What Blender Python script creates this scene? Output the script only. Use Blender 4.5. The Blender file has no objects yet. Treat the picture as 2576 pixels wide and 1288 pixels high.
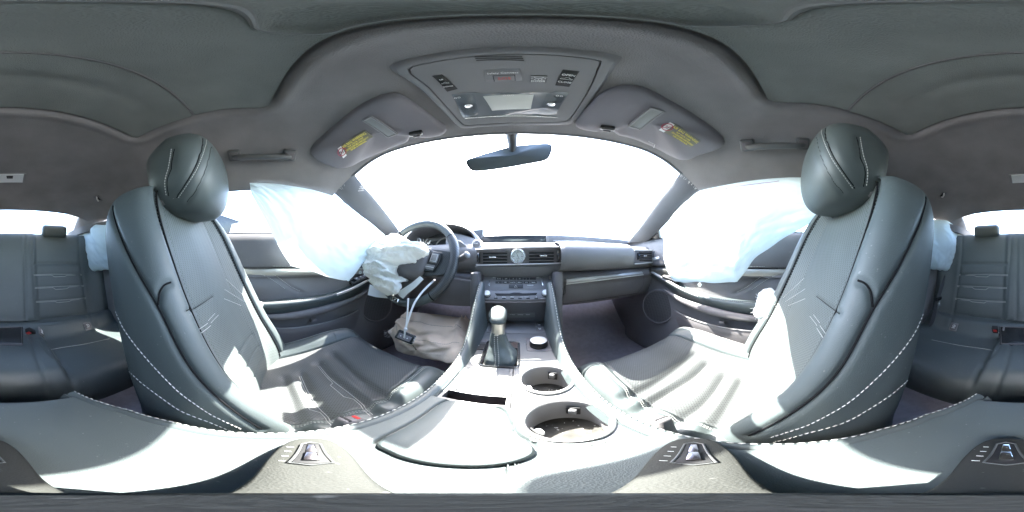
import bpy, bmesh, math, random
import numpy as np
from mathutils import Vector, Matrix, noise
from mathutils.bvhtree import BVHTree
random.seed(7)
R = math.radians
S = bpy.context.scene
C = S.collection
# ---------------------------------------------------------------- camera, light, exposure
YAW = 2.4                                   # the panorama's middle looks this far left of the car's axis
cam = bpy.data.cameras.new('panorama_camera')
cam.type = 'PANO'; cam.panorama_type = 'EQUIRECTANGULAR'
cam.clip_start = 0.01; cam.clip_end = 5000
co = bpy.data.objects.new('panorama_camera', cam); C.objects.link(co)
co.location = (0, 0, 0); co.rotation_euler = (R(90), 0, R(YAW)); S.camera = co
SUN = Vector((-.25, .69, 1.0)).normalized()
w = bpy.data.worlds.new('World'); S.world = w; w.use_nodes = True
sk = w.node_tree.nodes.new('ShaderNodeTexSky'); sk.sky_type = 'NISHITA'; sk.sun_disc = False
sk.sun_elevation = math.asin(SUN.z); sk.sun_rotation = math.atan2(SUN.x, SUN.y)
sk.dust_density = 2.0
bg = w.node_tree.nodes['Background']; bg.inputs[1].default_value = 0.15
w.node_tree.links.new(sk.outputs[0], bg.inputs[0])
sl = bpy.data.lights.new('sun', 'SUN'); sl.energy = 3.0; sl.angle = R(.5); sl.color = (1, .96, .9)
so = bpy.data.objects.new('sun', sl); C.objects.link(so)
so.rotation_euler = SUN.to_track_quat('Z', 'Y').to_euler()
S.view_settings.view_transform = 'Standard'; S.view_settings.look = 'None'
S.view_settings.gamma = 1; S.view_settings.exposure = 4.4
S.render.engine = 'CYCLES'
S.cycles.use_denoising = True
S.cycles.max_bounces = 14; S.cycles.diffuse_bounces = 8; S.cycles.glossy_bounces = 4
S.cycles.transparent_max_bounces = 12; S.cycles.sample_clamp_indirect = 12
S.cycles.caustics_reflective = False; S.cycles.caustics_refractive = False

# ---------------------------------------------------------------- helpers
def ray(U, V):                              # direction measured in the panorama (2576 x 1288 units)
    a = R((U / 2576 - .5) * 360 - YAW); e = (.5 - V / 1288) * math.pi
    return Vector((math.sin(a) * math.cos(e), math.cos(a) * math.cos(e), math.sin(e)))
def P(U, V, x=None, y=None, z=None, d=None):
    r = ray(U, V)
    t = x / r.x if x is not None else y / r.y if y is not None else z / r.z if z is not None else d / math.hypot(r.x, r.y)
    return r * t
def cast(U, V, bvh, off=0.0):
    loc, n, i, dist = bvh.ray_cast(Vector((0, 0, 0)), ray(U, V))
    if loc is None: return None
    if n.dot(ray(U, V)) > 0: n = -n
    return loc + n * off
def castn(U, V, bvh, off=0.0):
    loc, n, i, dist = bvh.ray_cast(Vector((0, 0, 0)), ray(U, V))
    if n.dot(ray(U, V)) > 0: n = -n
    return loc + n * off, n
def spline(pts, n, closed=False):
    p = [Vector(q) for q in pts]
    if len(p) == 2 and not closed:
        return [p[0].lerp(p[1], i / (n - 1)) for i in range(n)]
    m = len(p); out = []; segs = m if closed else m - 1
    for i in range(segs):
        if closed: a, b, c, d = p[(i - 1) % m], p[i], p[(i + 1) % m], p[(i + 2) % m]
        else:
            a = p[i - 1] if i else p[0] * 2 - p[1]; b = p[i]; c = p[i + 1]
            d = p[i + 2] if i + 2 < m else p[-1] * 2 - p[-2]
        for k in range(12):
            t = k / 12
            out.append(.5 * ((2 * b) + (c - a) * t + (2 * a - 5 * b + 4 * c - d) * t * t + (3 * b - a - 3 * c + d) * t ** 3))
    out.append(p[0].copy() if closed else p[-1].copy())
    L = [0]
    for i in range(1, len(out)): L.append(L[-1] + (out[i] - out[i - 1]).length)
    res = []; j = 0; cnt = n if not closed else n + 1
    for k in range(cnt):
        s = L[-1] * k / (cnt - 1)
        while j < len(L) - 2 and L[j + 1] < s: j += 1
        t = (s - L[j]) / max(1e-9, L[j + 1] - L[j])
        res.append(out[j].lerp(out[j + 1], min(1, max(0, t))))
    return res[:-1] if closed else res
def interp(x, tab):
    if x <= tab[0][0]: return tab[0][1]
    for (a, b), (c, d) in zip(tab, tab[1:]):
        if x <= c:
            t = (x - a) / (c - a); return b + (d - b) * t
    return tab[-1][1]
def sinterp(x, tab):                        # smooth table look-up
    xs = [t[0] for t in tab]; ys = [t[1] for t in tab]
    if x <= xs[0]: return ys[0]
    if x >= xs[-1]: return ys[-1]
    for i in range(len(xs) - 1):
        if x <= xs[i + 1]:
            t = (x - xs[i]) / (xs[i + 1] - xs[i])
            def sl_(k):
                if k == 0: return (ys[1] - ys[0]) / (xs[1] - xs[0])
                if k == len(xs) - 1: return (ys[-1] - ys[-2]) / (xs[-1] - xs[-2])
                return (ys[k + 1] - ys[k - 1]) / (xs[k + 1] - xs[k - 1])
            h = xs[i + 1] - xs[i]; a, b = sl_(i) * h, sl_(i + 1) * h
            return (2 * t**3 - 3 * t**2 + 1) * ys[i] + (t**3 - 2 * t**2 + t) * a + (-2 * t**3 + 3 * t**2) * ys[i + 1] + (t**3 - t**2) * b
def sstep(a, b, x):
    t = min(1, max(0, (x - a) / (b - a))); return t * t * (3 - 2 * t)

class M:
    def __init__(s): s.v = []; s.f = []
    def add(s, v, f):
        o = len(s.v); s.v += [tuple(q) for q in v]; s.f += [tuple(i + o for i in q) for q in f]; return s
    def grid(s, A, cu=False, cv=False, cap0=False, cap1=False):
        n = len(A); m = len(A[0]); v = [q for r in A for q in r]; f = []
        for i in range(n if cu else n - 1):
            for j in range(m if cv else m - 1):
                a, b = i, (i + 1) % n; c, d = j, (j + 1) % m
                f.append((a * m + c, a * m + d, b * m + d, b * m + c))
        if cap0: f.append(tuple(range(m)))
        if cap1: f.append(tuple((n - 1) * m + k for k in reversed(range(m))))
        return s.add(v, f)
    def tube(s, pts, r, n=8, closed=False, flat=1.0, up=None, caps=True):
        pts = [Vector(p) for p in pts]; k = len(pts); rows = []
        rr = r if isinstance(r, (list, tuple)) else [r] * k
        prev = None
        for i, p in enumerate(pts):
            a = pts[(i - 1) % k] if (closed or i) else p; b = pts[(i + 1) % k] if (closed or i < k - 1) else p
            t = (b - a).normalized()
            if up is not None: u = Vector(up)
            elif prev is None: u = Vector((0, 0, 1)) if abs(t.z) < .9 else Vector((1, 0, 0))
            else: u = prev
            u = (u - t * u.dot(t)).normalized(); prev = u; w_ = t.cross(u)
            rows.append([p + (u * math.cos(q) * flat + w_ * math.sin(q)) * rr[i] for q in (2 * math.pi * j / n for j in range(n))])
        return s.grid(rows, cu=closed, cv=True, cap0=caps and not closed, cap1=caps and not closed)
    def box(s, c, size, rot=None, bev=0.0, seg=2):
        bm = bmesh.new(); bmesh.ops.create_cube(bm, size=1)
        for q in bm.verts: q.co = Vector((q.co.x * size[0], q.co.y * size[1], q.co.z * size[2]))
        if bev: bmesh.ops.bevel(bm, geom=bm.edges[:], offset=bev, segments=seg, affect='EDGES', profile=.5)
        bm.verts.index_update(); mt = rot if rot is not None else Matrix.Identity(3); c = Vector(c)
        s.add([mt @ q.co + c for q in bm.verts], [tuple(v.index for v in f.verts) for f in bm.faces]); bm.free(); return s
    def prism(s, outline, vec, bev=0.0, seg=2):
        o = [Vector(p) for p in outline]; vec = Vector(vec); n = len(o)
        bm = bmesh.new(); a = [bm.verts.new(p) for p in o]; b = [bm.verts.new(p + vec) for p in o]
        top = bm.faces.new(a); bot = bm.faces.new(list(reversed(b)))
        for i in range(n): bm.faces.new((a[(i + 1) % n], a[i], b[i], b[(i + 1) % n]))
        if bev:
            es = [e for e in top.edges] + [e for e in bot.edges]
            bmesh.ops.bevel(bm, geom=es, offset=bev, segments=seg, affect='EDGES', profile=.5)
        bmesh.ops.recalc_face_normals(bm, faces=bm.faces[:]); bm.verts.index_update()
        s.add([q.co.copy() for q in bm.verts], [tuple(v.index for v in f.verts) for f in bm.faces]); bm.free(); return s
    def lathe(s, c, axis, prof, n=24, cap=True):   # prof: (radius, height along axis)
        ax = Vector(axis).normalized(); u = ax.orthogonal().normalized(); w_ = ax.cross(u); c = Vector(c)
        rows = [[c + ax * h + (u * math.cos(q) + w_ * math.sin(q)) * r for q in (2 * math.pi * j / n for j in range(n))] for r, h in prof]
        return s.grid(rows, cv=True, cap0=cap, cap1=cap)
    def bvh(s): return BVHTree.FromPolygons([Vector(q) for q in s.v], s.f)
    def groove(s, lines, width, depth, closed=False):          # press seams into a dense mesh along its normals
        me = bpy.data.meshes.new('t'); me.from_pydata(s.v, [], s.f); me.update()
        V = np.array(s.v); N = np.empty(len(s.v) * 3); me.vertices.foreach_get('normal', N); N = N.reshape(-1, 3)
        bpy.data.meshes.remove(me)
        ref = V - V.mean(axis=0) if closed else -V
        if (N * ref).sum() < 0: N = -N           # outward, whichever way the faces were wound
        D = np.full(len(V), 9.0)
        for L in lines:
            L = [np.array(q) for q in L if q is not None]
            for a, b in zip(L, L[1:]):
                ab = b - a; l2 = max(1e-12, ab @ ab)
                t = np.clip(((V - a) @ ab) / l2, 0, 1)
                D = np.minimum(D, np.linalg.norm(V - (a + t[:, None] * ab), axis=1))
        V = V - N * (depth * np.exp(-(D / width) ** 2))[:, None]
        s.v = [tuple(q) for q in V]; return s

XF = [None]                                 # None, or a mirror + shift for the driver's-side twin
def wloc(o):
    l = Vector((0, 0, 0))
    while o is not None: l = l + Vector(o.location); o = o.parent
    return l
def props(o, label=None, cat=None, group=None, kind=None):
    if label: o['label'] = label
    if cat: o['category'] = cat
    if group: o['group'] = group
    if kind: o['kind'] = kind
    return o
def thing(name, label, cat, loc=(0, 0, 0), group=None):
    o = bpy.data.objects.new(name, None); o.empty_display_size = .05; C.objects.link(o)
    l = Vector(loc)
    if XF[0]: l = XF[0](l)
    o.location = l
    return props(o, label, cat, group)
def obj(name, m, mat, parent=None, sharp=40, kind=None, label=None, smooth=True, flip=False):
    v = [Vector(q) for q in m.v]; f = m.f
    if XF[0]:
        v = [XF[0](q) for q in v]; f = [tuple(reversed(q)) for q in f]
    off = wloc(parent) if parent is not None else Vector((0, 0, 0))
    me = bpy.data.meshes.new(name); me.from_pydata([q - off for q in v], [], f); me.update()
    if smooth:
        me.polygons.foreach_set('use_smooth', [True] * len(me.polygons))
        if sharp: me.set_sharp_from_angle(angle=R(sharp))
    if mat is not None: me.materials.append(mat)
    o = bpy.data.objects.new(name, me); C.objects.link(o); o.parent = parent
    if kind: o['kind'] = kind
    if label: o['label'] = label
    return o
def lettering(txt, size, org, xd, yd, mat, parent, name='lettering', align='CENTER', thick=.0004):
    cu = bpy.data.curves.new('t', 'FONT'); cu.body = txt; cu.size = size; cu.align_x = align; cu.align_y = 'CENTER'; cu.extrude = thick / max(size, 1e-6) * size
    cu.resolution_u = 2
    t = bpy.data.objects.new('t', cu); C.objects.link(t)
    me = bpy.data.meshes.new_from_object(t.evaluated_get(bpy.context.evaluated_depsgraph_get()))
    bpy.data.objects.remove(t)
    xd = Vector(xd).normalized(); yd = Vector(yd); yd = (yd - xd * yd.dot(xd)).normalized(); zd = xd.cross(yd)
    mm = M(); mm.add([Vector(org) + xd * q.co.x + yd * q.co.y + zd * q.co.z for q in me.vertices], [tuple(p.vertices) for p in me.polygons])
    bpy.data.meshes.remove(me); bpy.data.curves.remove(cu)
    return obj(name, mm, mat, parent, smooth=False)
def stitches(pts, step=.006, ln=.0042, r=.0009, m=None, n=4):
    m = m or M(); pts = [Vector(p) for p in pts if p is not None]
    L = sum((b - a).length for a, b in zip(pts, pts[1:]))
    k = max(2, int(L / step)); q = spline(pts, k * 2 + 1) if len(pts) > 1 else []
    for i in range(0, len(q) - 1, 2):
        a, b = q[i], q[i + 1]; c = (a + b) / 2; dd = (b - a).normalized() * ln / 2
        m.tube([c - dd, c - dd * .5, c + dd * .5, c + dd], [r * .4, r, r, r * .4], n)
    return m
def on(bvh, px, off=0.0, n=None):
    q = [cast(u, v, bvh, off) for u, v in px]; q = [p for p in q if p is not None]
    return spline(q, n) if n else q
def follow(bvh, px, n, off=0.0):            # smooth measured line, every point dropped on the surface
    s = spline([(u, v, 0) for u, v in px], n)
    q = [cast(p.x, p.y, bvh, off) for p in s]
    return [p for p in q if p is not None]
def rect(c, xd, yd, wx, wy, r=.003, k=4):
    c = Vector(c); xd = Vector(xd).normalized(); yd = Vector(yd).normalized(); o = []
    for sx, sy, a0 in ((1, 1, 0), (-1, 1, 90), (-1, -1, 180), (1, -1, 270)):
        for i in range(k + 1):
            a = R(a0 + 90 * i / k)
            o.append(c + xd * (sx * (wx / 2 - r) + r * math.cos(a)) + yd * (sy * (wy / 2 - r) + r * math.sin(a)))
    return o

# ---------------------------------------------------------------- materials
def nodes(name):
    m = bpy.data.materials.new(name); m.use_nodes = True; nt = m.node_tree
    return m, nt, nt.nodes['Principled BSDF'], nt.nodes['Material Output']
def mk(name, col, rough=.5, metal=0, bump=None, var=.15, vscale=6, spec=.5, perf=None, weave=None, coat=0, dust=0, rvar=.0):
    m, nt, b, out = nodes(name); N = nt.nodes.new; L = nt.links.new
    tc = N('ShaderNodeTexCoord'); b.inputs['Metallic'].default_value = metal
    b.inputs['Specular IOR Level'].default_value = spec; b.inputs['Coat Weight'].default_value = coat
    nz = N('ShaderNodeTexNoise'); nz.inputs['Scale'].default_value = vscale; nz.inputs['Detail'].default_value = 6; L(tc.outputs['Object'], nz.inputs['Vector'])
    rp = N('ShaderNodeValToRGB'); rp.color_ramp.elements[0].position = .3; rp.color_ramp.elements[1].position = .72
    rp.color_ramp.elements[0].color = tuple(c * (1 - var) for c in col) + (1,); rp.color_ramp.elements[1].color = tuple(min(1, c * (1 + var)) for c in col) + (1,)
    L(nz.outputs['Fac'], rp.inputs[0]); colour = rp.outputs[0]
    if dust:
        n2 = N('ShaderNodeTexNoise'); n2.inputs['Scale'].default_value = 170; n2.inputs['Detail'].default_value = 2; L(tc.outputs['Object'], n2.inputs['Vector'])
        r2 = N('ShaderNodeValToRGB'); r2.color_ramp.elements[0].position = .71; r2.color_ramp.elements[1].position = .75; L(n2.outputs['Fac'], r2.inputs[0])
        mu = N('ShaderNodeMath'); mu.operation = 'MULTIPLY'; mu.inputs[1].default_value = dust; L(r2.outputs[0], mu.inputs[0])
        mx = N('ShaderNodeMixRGB'); mx.inputs[2].default_value = (.35, .34, .32, 1); L(mu.outputs[0], mx.inputs[0]); L(colour, mx.inputs[1]); colour = mx.outputs[0]
    height = None
    if perf:
        sp = N('ShaderNodeSeparateXYZ'); L(tc.outputs['Object'], sp.inputs[0]); cb = N('ShaderNodeCombineXYZ')
        L(sp.outputs['X'], cb.inputs['X']); L(sp.outputs['Z' if perf == 'xz' else 'Y'], cb.inputs['Y'])
        mp = N('ShaderNodeMapping'); mp.inputs['Rotation'].default_value = (0, 0, R(45)); L(cb.outputs[0], mp.inputs[0])
        vo = N('ShaderNodeTexVoronoi'); vo.voronoi_dimensions = '2D'; vo.inputs['Scale'].default_value = 175; vo.inputs['Randomness'].default_value = 0; L(mp.outputs[0], vo.inputs['Vector'])
        pr = N('ShaderNodeValToRGB'); pr.color_ramp.elements[0].position = .22; pr.color_ramp.elements[1].position = .34
        pr.color_ramp.elements[0].color = (.45, .45, .45, 1); L(vo.outputs['Distance'], pr.inputs[0])
        mx = N('ShaderNodeMixRGB'); mx.blend_type = 'MULTIPLY'; mx.inputs[0].default_value = 1; L(colour, mx.inputs[1]); L(pr.outputs[0], mx.inputs[2]); colour = mx.outputs[0]
    L(colour, b.inputs['Base Color'])
    if rvar:
        mr = N('ShaderNodeMapRange'); mr.inputs['To Min'].default_value = rough - rvar; mr.inputs['To Max'].default_value = rough + rvar; L(nz.outputs['Fac'], mr.inputs['Value']); L(mr.outputs[0], b.inputs['Roughness'])
    else: b.inputs['Roughness'].default_value = rough
    if bump:
        sc, st = bump
        bn = N('ShaderNodeTexNoise'); bn.inputs['Scale'].default_value = sc; bn.inputs['Detail'].default_value = 3; L(tc.outputs['Object'], bn.inputs['Vector'])
        vb = N('ShaderNodeTexVoronoi'); vb.inputs['Scale'].default_value = sc * .8; L(tc.outputs['Object'], vb.inputs['Vector'])
        ad = N('ShaderNodeMath'); ad.operation = 'ADD'; L(bn.outputs['Fac'], ad.inputs[0]); L(vb.outputs['Distance'], ad.inputs[1])
        bu = N('ShaderNodeBump'); bu.inputs['Strength'].default_value = st; bu.inputs['Distance'].default_value = .001; L(ad.outputs[0], bu.inputs['Height']); L(bu.outputs[0], b.inputs['Normal'])
    return m
def cloth(name, col, trans=.5, wr=60, st=.25):
    m = bpy.data.materials.new(name); m.use_nodes = True; nt = m.node_tree; nt.nodes.remove(nt.nodes['Principled BSDF']); N = nt.nodes.new; L = nt.links.new
    tc = N('ShaderNodeTexCoord'); nz = N('ShaderNodeTexNoise'); nz.inputs['Scale'].default_value = wr; nz.inputs['Detail'].default_value = 5; L(tc.outputs['Object'], nz.inputs['Vector'])
    bu = N('ShaderNodeBump'); bu.inputs['Strength'].default_value = st; bu.inputs['Distance'].default_value = .004; L(nz.outputs['Fac'], bu.inputs['Height'])
    d = N('ShaderNodeBsdfDiffuse'); t = N('ShaderNodeBsdfTranslucent'); mx = N('ShaderNodeMixShader'); mx.inputs[0].default_value = trans
    d.inputs[0].default_value = col + (1,); t.inputs[0].default_value = col + (1,); L(bu.outputs[0], d.inputs['Normal']); L(bu.outputs[0], t.inputs['Normal'])
    L(d.outputs[0], mx.inputs[1]); L(t.outputs[0], mx.inputs[2]); L(mx.outputs[0], nt.nodes['Material Output'].inputs[0]); return m
def glass(name, tint=(.93, .96, .95), ior=1.45):
    m = bpy.data.materials.new(name); m.use_nodes = True; nt = m.node_tree; nt.nodes.remove(nt.nodes['Principled BSDF']); N = nt.nodes.new; L = nt.links.new
    t = N('ShaderNodeBsdfTransparent'); t.inputs[0].default_value = tint + (1,); g = N('ShaderNodeBsdfGlossy'); g.inputs['Roughness'].default_value = .02
    lw = N('ShaderNodeLayerWeight'); lw.inputs['Blend'].default_value = .5; pw = N('ShaderNodeMath'); pw.operation = 'POWER'; pw.inputs[1].default_value = 5; L(lw.outputs['Facing'], pw.inputs[0])
    fr = N('ShaderNodeMath'); fr.operation = 'MULTIPLY_ADD'; fr.inputs[1].default_value = .9; fr.inputs[2].default_value = .03; L(pw.outputs[0], fr.inputs[0]); mx = N('ShaderNodeMixShader')
    L(fr.outputs[0], mx.inputs[0]); L(t.outputs[0], mx.inputs[1]); L(g.outputs[0], mx.inputs[2]); L(mx.outputs[0], nt.nodes['Material Output'].inputs[0]); return m
LEATHER = mk('black_leather', (.068, .083, .084), .5, bump=(1100, .22), var=.12, rvar=.05, dust=.25)
LEATHER2 = mk('smooth_black_leather', (.060, .073, .074), .48, bump=(1200, .15), var=.1, rvar=.05)
PERF_V = mk('perforated_leather', (.085, .10, .098), .66, bump=(1100, .2), var=.12, perf='xz')
PERF_H = mk('perforated_cushion_leather', (.072, .076, .076), .52, bump=(1100, .2), var=.15, perf='xy', dust=.25)
SHELL = mk('seat_back_vinyl', (.062, .076, .077), .5, bump=(500, .25), var=.1)
PLASTIC = mk('grained_black_plastic', (.115, .108, .112), .55, bump=(1200, .2), var=.15, dust=.25)  # this, dash, trim, face, carpet and door blacks lifted to imitate lens glare
SOFT = mk('soft_dash_skin', (.15, .148, .152), .6, bump=(900, .25), var=.12, dust=.3)
GLOSS = mk('gloss_black_plastic', (.02, .021, .022), .22, var=.1)
GREYP = mk('dark_grey_trim', (.165, .162, .164), .45, bump=(700, .15), var=.08)
FACE = mk('radio_face_plastic', (.17, .165, .168), .42, var=.08)
BRIGHT = mk('polished_chrome', (.7, .7, .7), .1, metal=1, var=.03)
SATIN = mk('satin_silver_trim', (.62, .61, .59), .4, metal=.45, var=.05)
CHROME = mk('bright_chrome', (.78, .78, .77), .2, metal=.75, var=.03)
LINER = mk('headliner_fabric', (.215, .205, .203), .9, bump=(700, .8), var=.12, dust=.08, vscale=9, spec=.15)
LINER2 = mk('shade_fabric', (.19, .2, .188), .9, bump=(700, .8), var=.12, dust=.08, vscale=9, spec=.15)
VISOR = mk('visor_fabric', (.17, .162, .172), .85, bump=(900, .4), var=.08, spec=.2)
CARPET = mk('black_carpet', (.31, .28, .30), .95, bump=(700, .6), var=.1, vscale=40, spec=.1)  # black pile lifted to pale grey, footwell glare put into the colour
DOORL = mk('door_skin', (.12, .115, .118), .55, bump=(900, .2), var=.12, dust=.3)
STITCH = mk('pale_thread', (.45, .45, .43), .7, var=.1)
BSTITCH = mk('black_thread', (.009, .009, .010), .8, var=.1, spec=.1)
WHITE = mk('white_print', (.75, .75, .73), .6, var=.03)
RED = mk('red_plastic', (.5, .03, .03), .35, var=.05)
REDP = mk('red_print', (.45, .06, .05), .5, var=.05)
YELLOW = mk('yellow_print', (.78, .66, .12), .6, var=.05)
LABELG = mk('olive_label', (.17, .165, .12), .5, var=.05)
BAG = cloth('white_curtain_nylon', (.67, .77, .785), .21, 30, .35)
BAGW = cloth('white_airbag_nylon', (.82, .84, .82), .25, 90, .25)
BEIGE = cloth('beige_airbag_nylon', (.80, .66, .54), .12, 70, .35)
ZIP = mk('white_nylon_tie', (.8, .8, .8), .35, var=.02)
GLASS = glass('clear_window_glass')
LENS = glass('clear_lens', (.85, .87, .88))
MIRROR = mk('dull_grey_mirror', (.075, .088, .09), .35, metal=.1, var=.02)  # dull diffuse grey painted in place of a clear reflection
LAMP = mk('frosted_lamp_lens', (.5, .5, .46), .3, var=.05)
SKIN2 = mk('pillar_fabric', (.12, .122, .128), .85, bump=(900, .4), var=.1, spec=.2)
BELT = mk('seat_belt_webbing', (.08, .082, .086), .7, bump=(500, .5), var=.15)
DARK = mk('deep_black_rubber', (.012, .012, .013), .7, var=.1)
HANDLE = mk('grab_handle_plastic', (.085, .088, .088), .5, bump=(900, .2), var=.1)
BLACKP = mk('mirror_black_plastic', (.03, .031, .032), .5, var=.1)
FROST = mk('clock_face', (.55, .57, .57), .35, var=.03)
# ---------------------------------------------------------------- the setting: ground, headliner, floor
CXO = -.012                                  # the car's centre line lies this far left of the camera
m = M(); m.grid([[(x, y, -.83) for x in np.linspace(-300, 300, 13)] for y in np.linspace(300, -300, 13)])
obj('ground', m, mk('pale_concrete', (.42, .40, .37), .9, bump=(40, .3), var=.12, vscale=.6), kind='structure')

ZC = [(-1.05, .235), (-.95, .283), (-.8, .345), (-.6, .405), (-.37, .45), (-.1, .472), (0, .466), (.13, .447), (.3, .418), (.38, .398), (.43, .378), (.5, .35)]
DX = [(0, 0), (.2, .006), (.35, .026), (.42, .058), (.47, .098), (.52, .145), (.56, .185), (.585, .212), (.64, .25)]
def H(x, y):                                 # underside of the roof lining
    return sinterp(y, ZC) - sinterp(abs(x - CXO), DX) * sinterp(y, [(-1.05, .28), (-.95, .3), (-.5, .85), (-.3, 1), (.05, 1), (.3, .80), (.5, .75)])
def yf(x): return .408 - .10 * ((x - CXO) / .5) ** 2
def rr_sdf(x, y, cx, cy, hx, hy, r):
    qx, qy = abs(x - cx) - hx + r, abs(y - cy) - hy + r
    return math.hypot(max(qx, 0), max(qy, 0)) + min(max(qx, qy), 0) - r
def recess(x, y):
    yt = .057 - .035 * ((x - CXO) / .35) ** 2; yb = -.365
    return rr_sdf(x, y, CXO, (yt + yb) / 2, .352, (yt - yb) / 2, .05)
m = M(); rows = []
for i in range(181):
    x = CXO + .585 * (i / 90 - 1); a = yf(x); row = []
    for j in range(241):
        y = a + (-.95 - a) * j / 240; s = recess(x, y)
        z = H(x, y) + .035 * sstep(.004, -.012, s) - .004 * math.exp(-((s - .012) / .012) ** 2)
        ax = abs(x - CXO)                    # shallow moulded channel beside the visors and a ridge round the overhead console
        row.append((x, y, z))
    rows.append(row)
m.grid(rows)
HL = obj('headliner', m, LINER, kind='structure', sharp=60); HB = m.bvh()
def HBcast(U, V, off): return cast(U, V, HB, off)

# sunroof shade in the recess
t = thing('sunroof_shade', 'grey fabric sunshade panel closed in the sunroof opening overhead', 'sunshade', (CXO, -.1, .47))
def shade(y0, y1, name, dz, handle=False):
    m = M(); rows = []
    for i in range(91):
        x = CXO + .343 * (i / 45 - 1); row = []
        for j in range(61):
            yy = min(y1, .045 - .035 * ((x - CXO) / .35) ** 2) if handle else y1
            y = y0 + (yy - y0) * j / 60
            z = H(x, y) + dz
            if not handle: z += .006 * math.exp(-((y + .24) / .02) ** 2) * sstep(.3, .1, abs(x - CXO + .02))
            if handle:
                s = rr_sdf(x, y, CXO, .018, .085, .021, .016); z += .012 * sstep(.001, -.006, s)
            row.append((x, y, z))
        rows.append(row)
    m.grid(rows); return obj(name, m, LINER2, t, sharp=60)
shade(-.157, .05, 'front_panel', .013, True); shade(-.355, -.163, 'rear_panel', .009)
m = M(); m.tube([(CXO + .34 * (i / 15 - 1), -.160, H(CXO + .34 * (i / 15 - 1), -.16) + .0115) for i in range(31)], .0022, 6)
obj('seam_bead', m, LINER, t)
m = M(); m.tube([Vector((p.x, p.y, H(p.x, p.y) + .0125)) for p in rect((CXO, .018, 0), (1, 0, 0), (0, 1, 0), .172, .044, .017, 6)], .0022, 8, closed=True)
obj('pull_handle', m, mk('shade_handle_plastic', (.16, .165, .16), .45), t)

# floor and firewall
m = M(); prof = [(-1.35, -.30), (-.95, -.5), (-.9, -.585), (-.3, -.59), (.35, -.59), (.72, -.585), (.86, -.53), (1.08, -.30), (1.15, -.2), (1.15, .06)]
m.grid([[(x, y, z + .006 * noise.noise((x * 6, y * 6, 0))) for x in np.linspace(-.70, .70, 57)] for y, z in [(p.x, p.y) for p in spline([(a, b, 0) for a, b in prof], 60)]])
obj('cabin_floor', m, CARPET, kind='structure')

# ---------------------------------------------------------------- car body: glass, pillars, roof, quarter trims
body = thing('car_shell', 'dark trimmed coupe body shell with bright windshield and rear window', 'car shell', (0, 0, -.83))
def sym(i, n): return 2 * i / n - 1
def wpt(sx, t_):                             # a point of the windshield
    xt = CXO + .565 * sx; top = Vector((xt, yf(xt) - .03, H(xt, yf(xt)) + .055)); bot = Vector((CXO + .69 * sx, 1.06 - .26 * sx * sx, .085)); p = top.lerp(bot, t_); p.z += .012 * math.sin(math.pi * t_); return p
m = M(); m.grid([[wpt(sym(i, 40), k / 14) for i in range(41)] for k in range(15)]); obj('windshield', m, GLASS, body)
m = M(); rows = []
for k in range(9):
    t_ = k / 8; row = []
    for i in range(31):
        s = sym(i, 30); p = Vector((CXO + .455 * s, -.955 - .0 * s * s, .286 - .006 * s * s)).lerp(Vector((CXO + .515 * s, -1.27 + .05 * s * s, .172)), t_); row.append(p)
    rows.append(row)
m.grid(rows); obj('rear_window', m, GLASS, body)
# outer roof skin, closes the gap above the lining
m = M(); rows = []
for i in range(41):
    x = CXO + .655 * sym(i, 40); ax = abs(x - CXO); row = []
    for j in range(41):
        yt = yf(x) - .02 if ax < .58 else .27 - (ax - .58) * 1.2
        y = yt + (-1.30 - yt) * j / 40
        z = max(H(min(.585, ax) + CXO, max(-1.0, y)), .0) + .03 + (.012 if ax < .55 else 0) + recess(x, y) * 0 + (.03 if ax < .4 else .03 * (1 - sstep(.4, .55, ax)))
        if y < -.93 and ax < .47 : z = max(z, .33)
        row.append((x, y, z))
    rows.append(row)
# cut the outer skin away over the rear window
m2 = M(); n = 41
for i in range(40):
    for j in range(40):
        q = [rows[i][j], rows[i][j + 1], rows[i + 1][j + 1], rows[i + 1][j]]
        if sum(p[1] for p in q) / 4 < -.985 and abs(sum(p[0] for p in q) / 4 - CXO) < .47: continue
        m2.add(q, [(0, 1, 2, 3)])
obj('roof_skin', m2, mk('roof_paint', (.3, .3, .31), .3, coat=1), body, smooth=False)
# header strip along the windshield top and rear header
m = M(); m.tube([Vector((CXO + .5 * sym(i, 40), yf(CXO + .5 * sym(i, 40)) + .004, H(CXO + .5 * sym(i, 40), yf(CXO + .5 * sym(i, 40))) + .004)) for i in range(41)], .007, 8)
obj('header_trim', m, SKIN2, body)
def pillar(inner, outer, name, label):
    a, b = spline(inner, 30), spline(outer, 30); m = M(); rows = []
    for i_, (p, q) in enumerate(zip(a, b)):
        mid = (p + q) / 2; d = mid.normalized(); wv = (q - p); row = []
        for k in range(13):
            u = k / 12; bul = math.sin(math.pi * u) ** .6 * min(.022, wv.length * .28) * sstep(2, 9, i_)
            row.append(p + wv * u - d * bul)
        row += [q + d * .03, mid + d * .045, p + d * .03]
        rows.append(row)
    m.grid(rows, cv=True, cap0=True, cap1=True); return obj(name, m, SKIN2, body, sharp=50, label=label), m.bvh()
pr = pillar([(.46, .27, .41), (.50, .325, .338), (.545, .47, .262), (.60, .65, .165), (.645, .82, .085)], [(.535, .18, .335), (.563, .265, .280), (.60, .40, .205), (.645, .55, .135), (.68, .67, .085)], 'pillar_trim', None)
pl = pillar([(-.485, .27, .41), (-.523, .335, .332), (-.56, .47, .258), (-.61, .65, .165), (-.665, .81, .085)], [(-.555, .18, .33), (-.586, .262, .272), (-.62, .40, .195), (-.66, .55, .14), (-.695, .66, .085)], 'pillar_trim', None)
o = cast(906, 470, pl[1], .0015)
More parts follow.
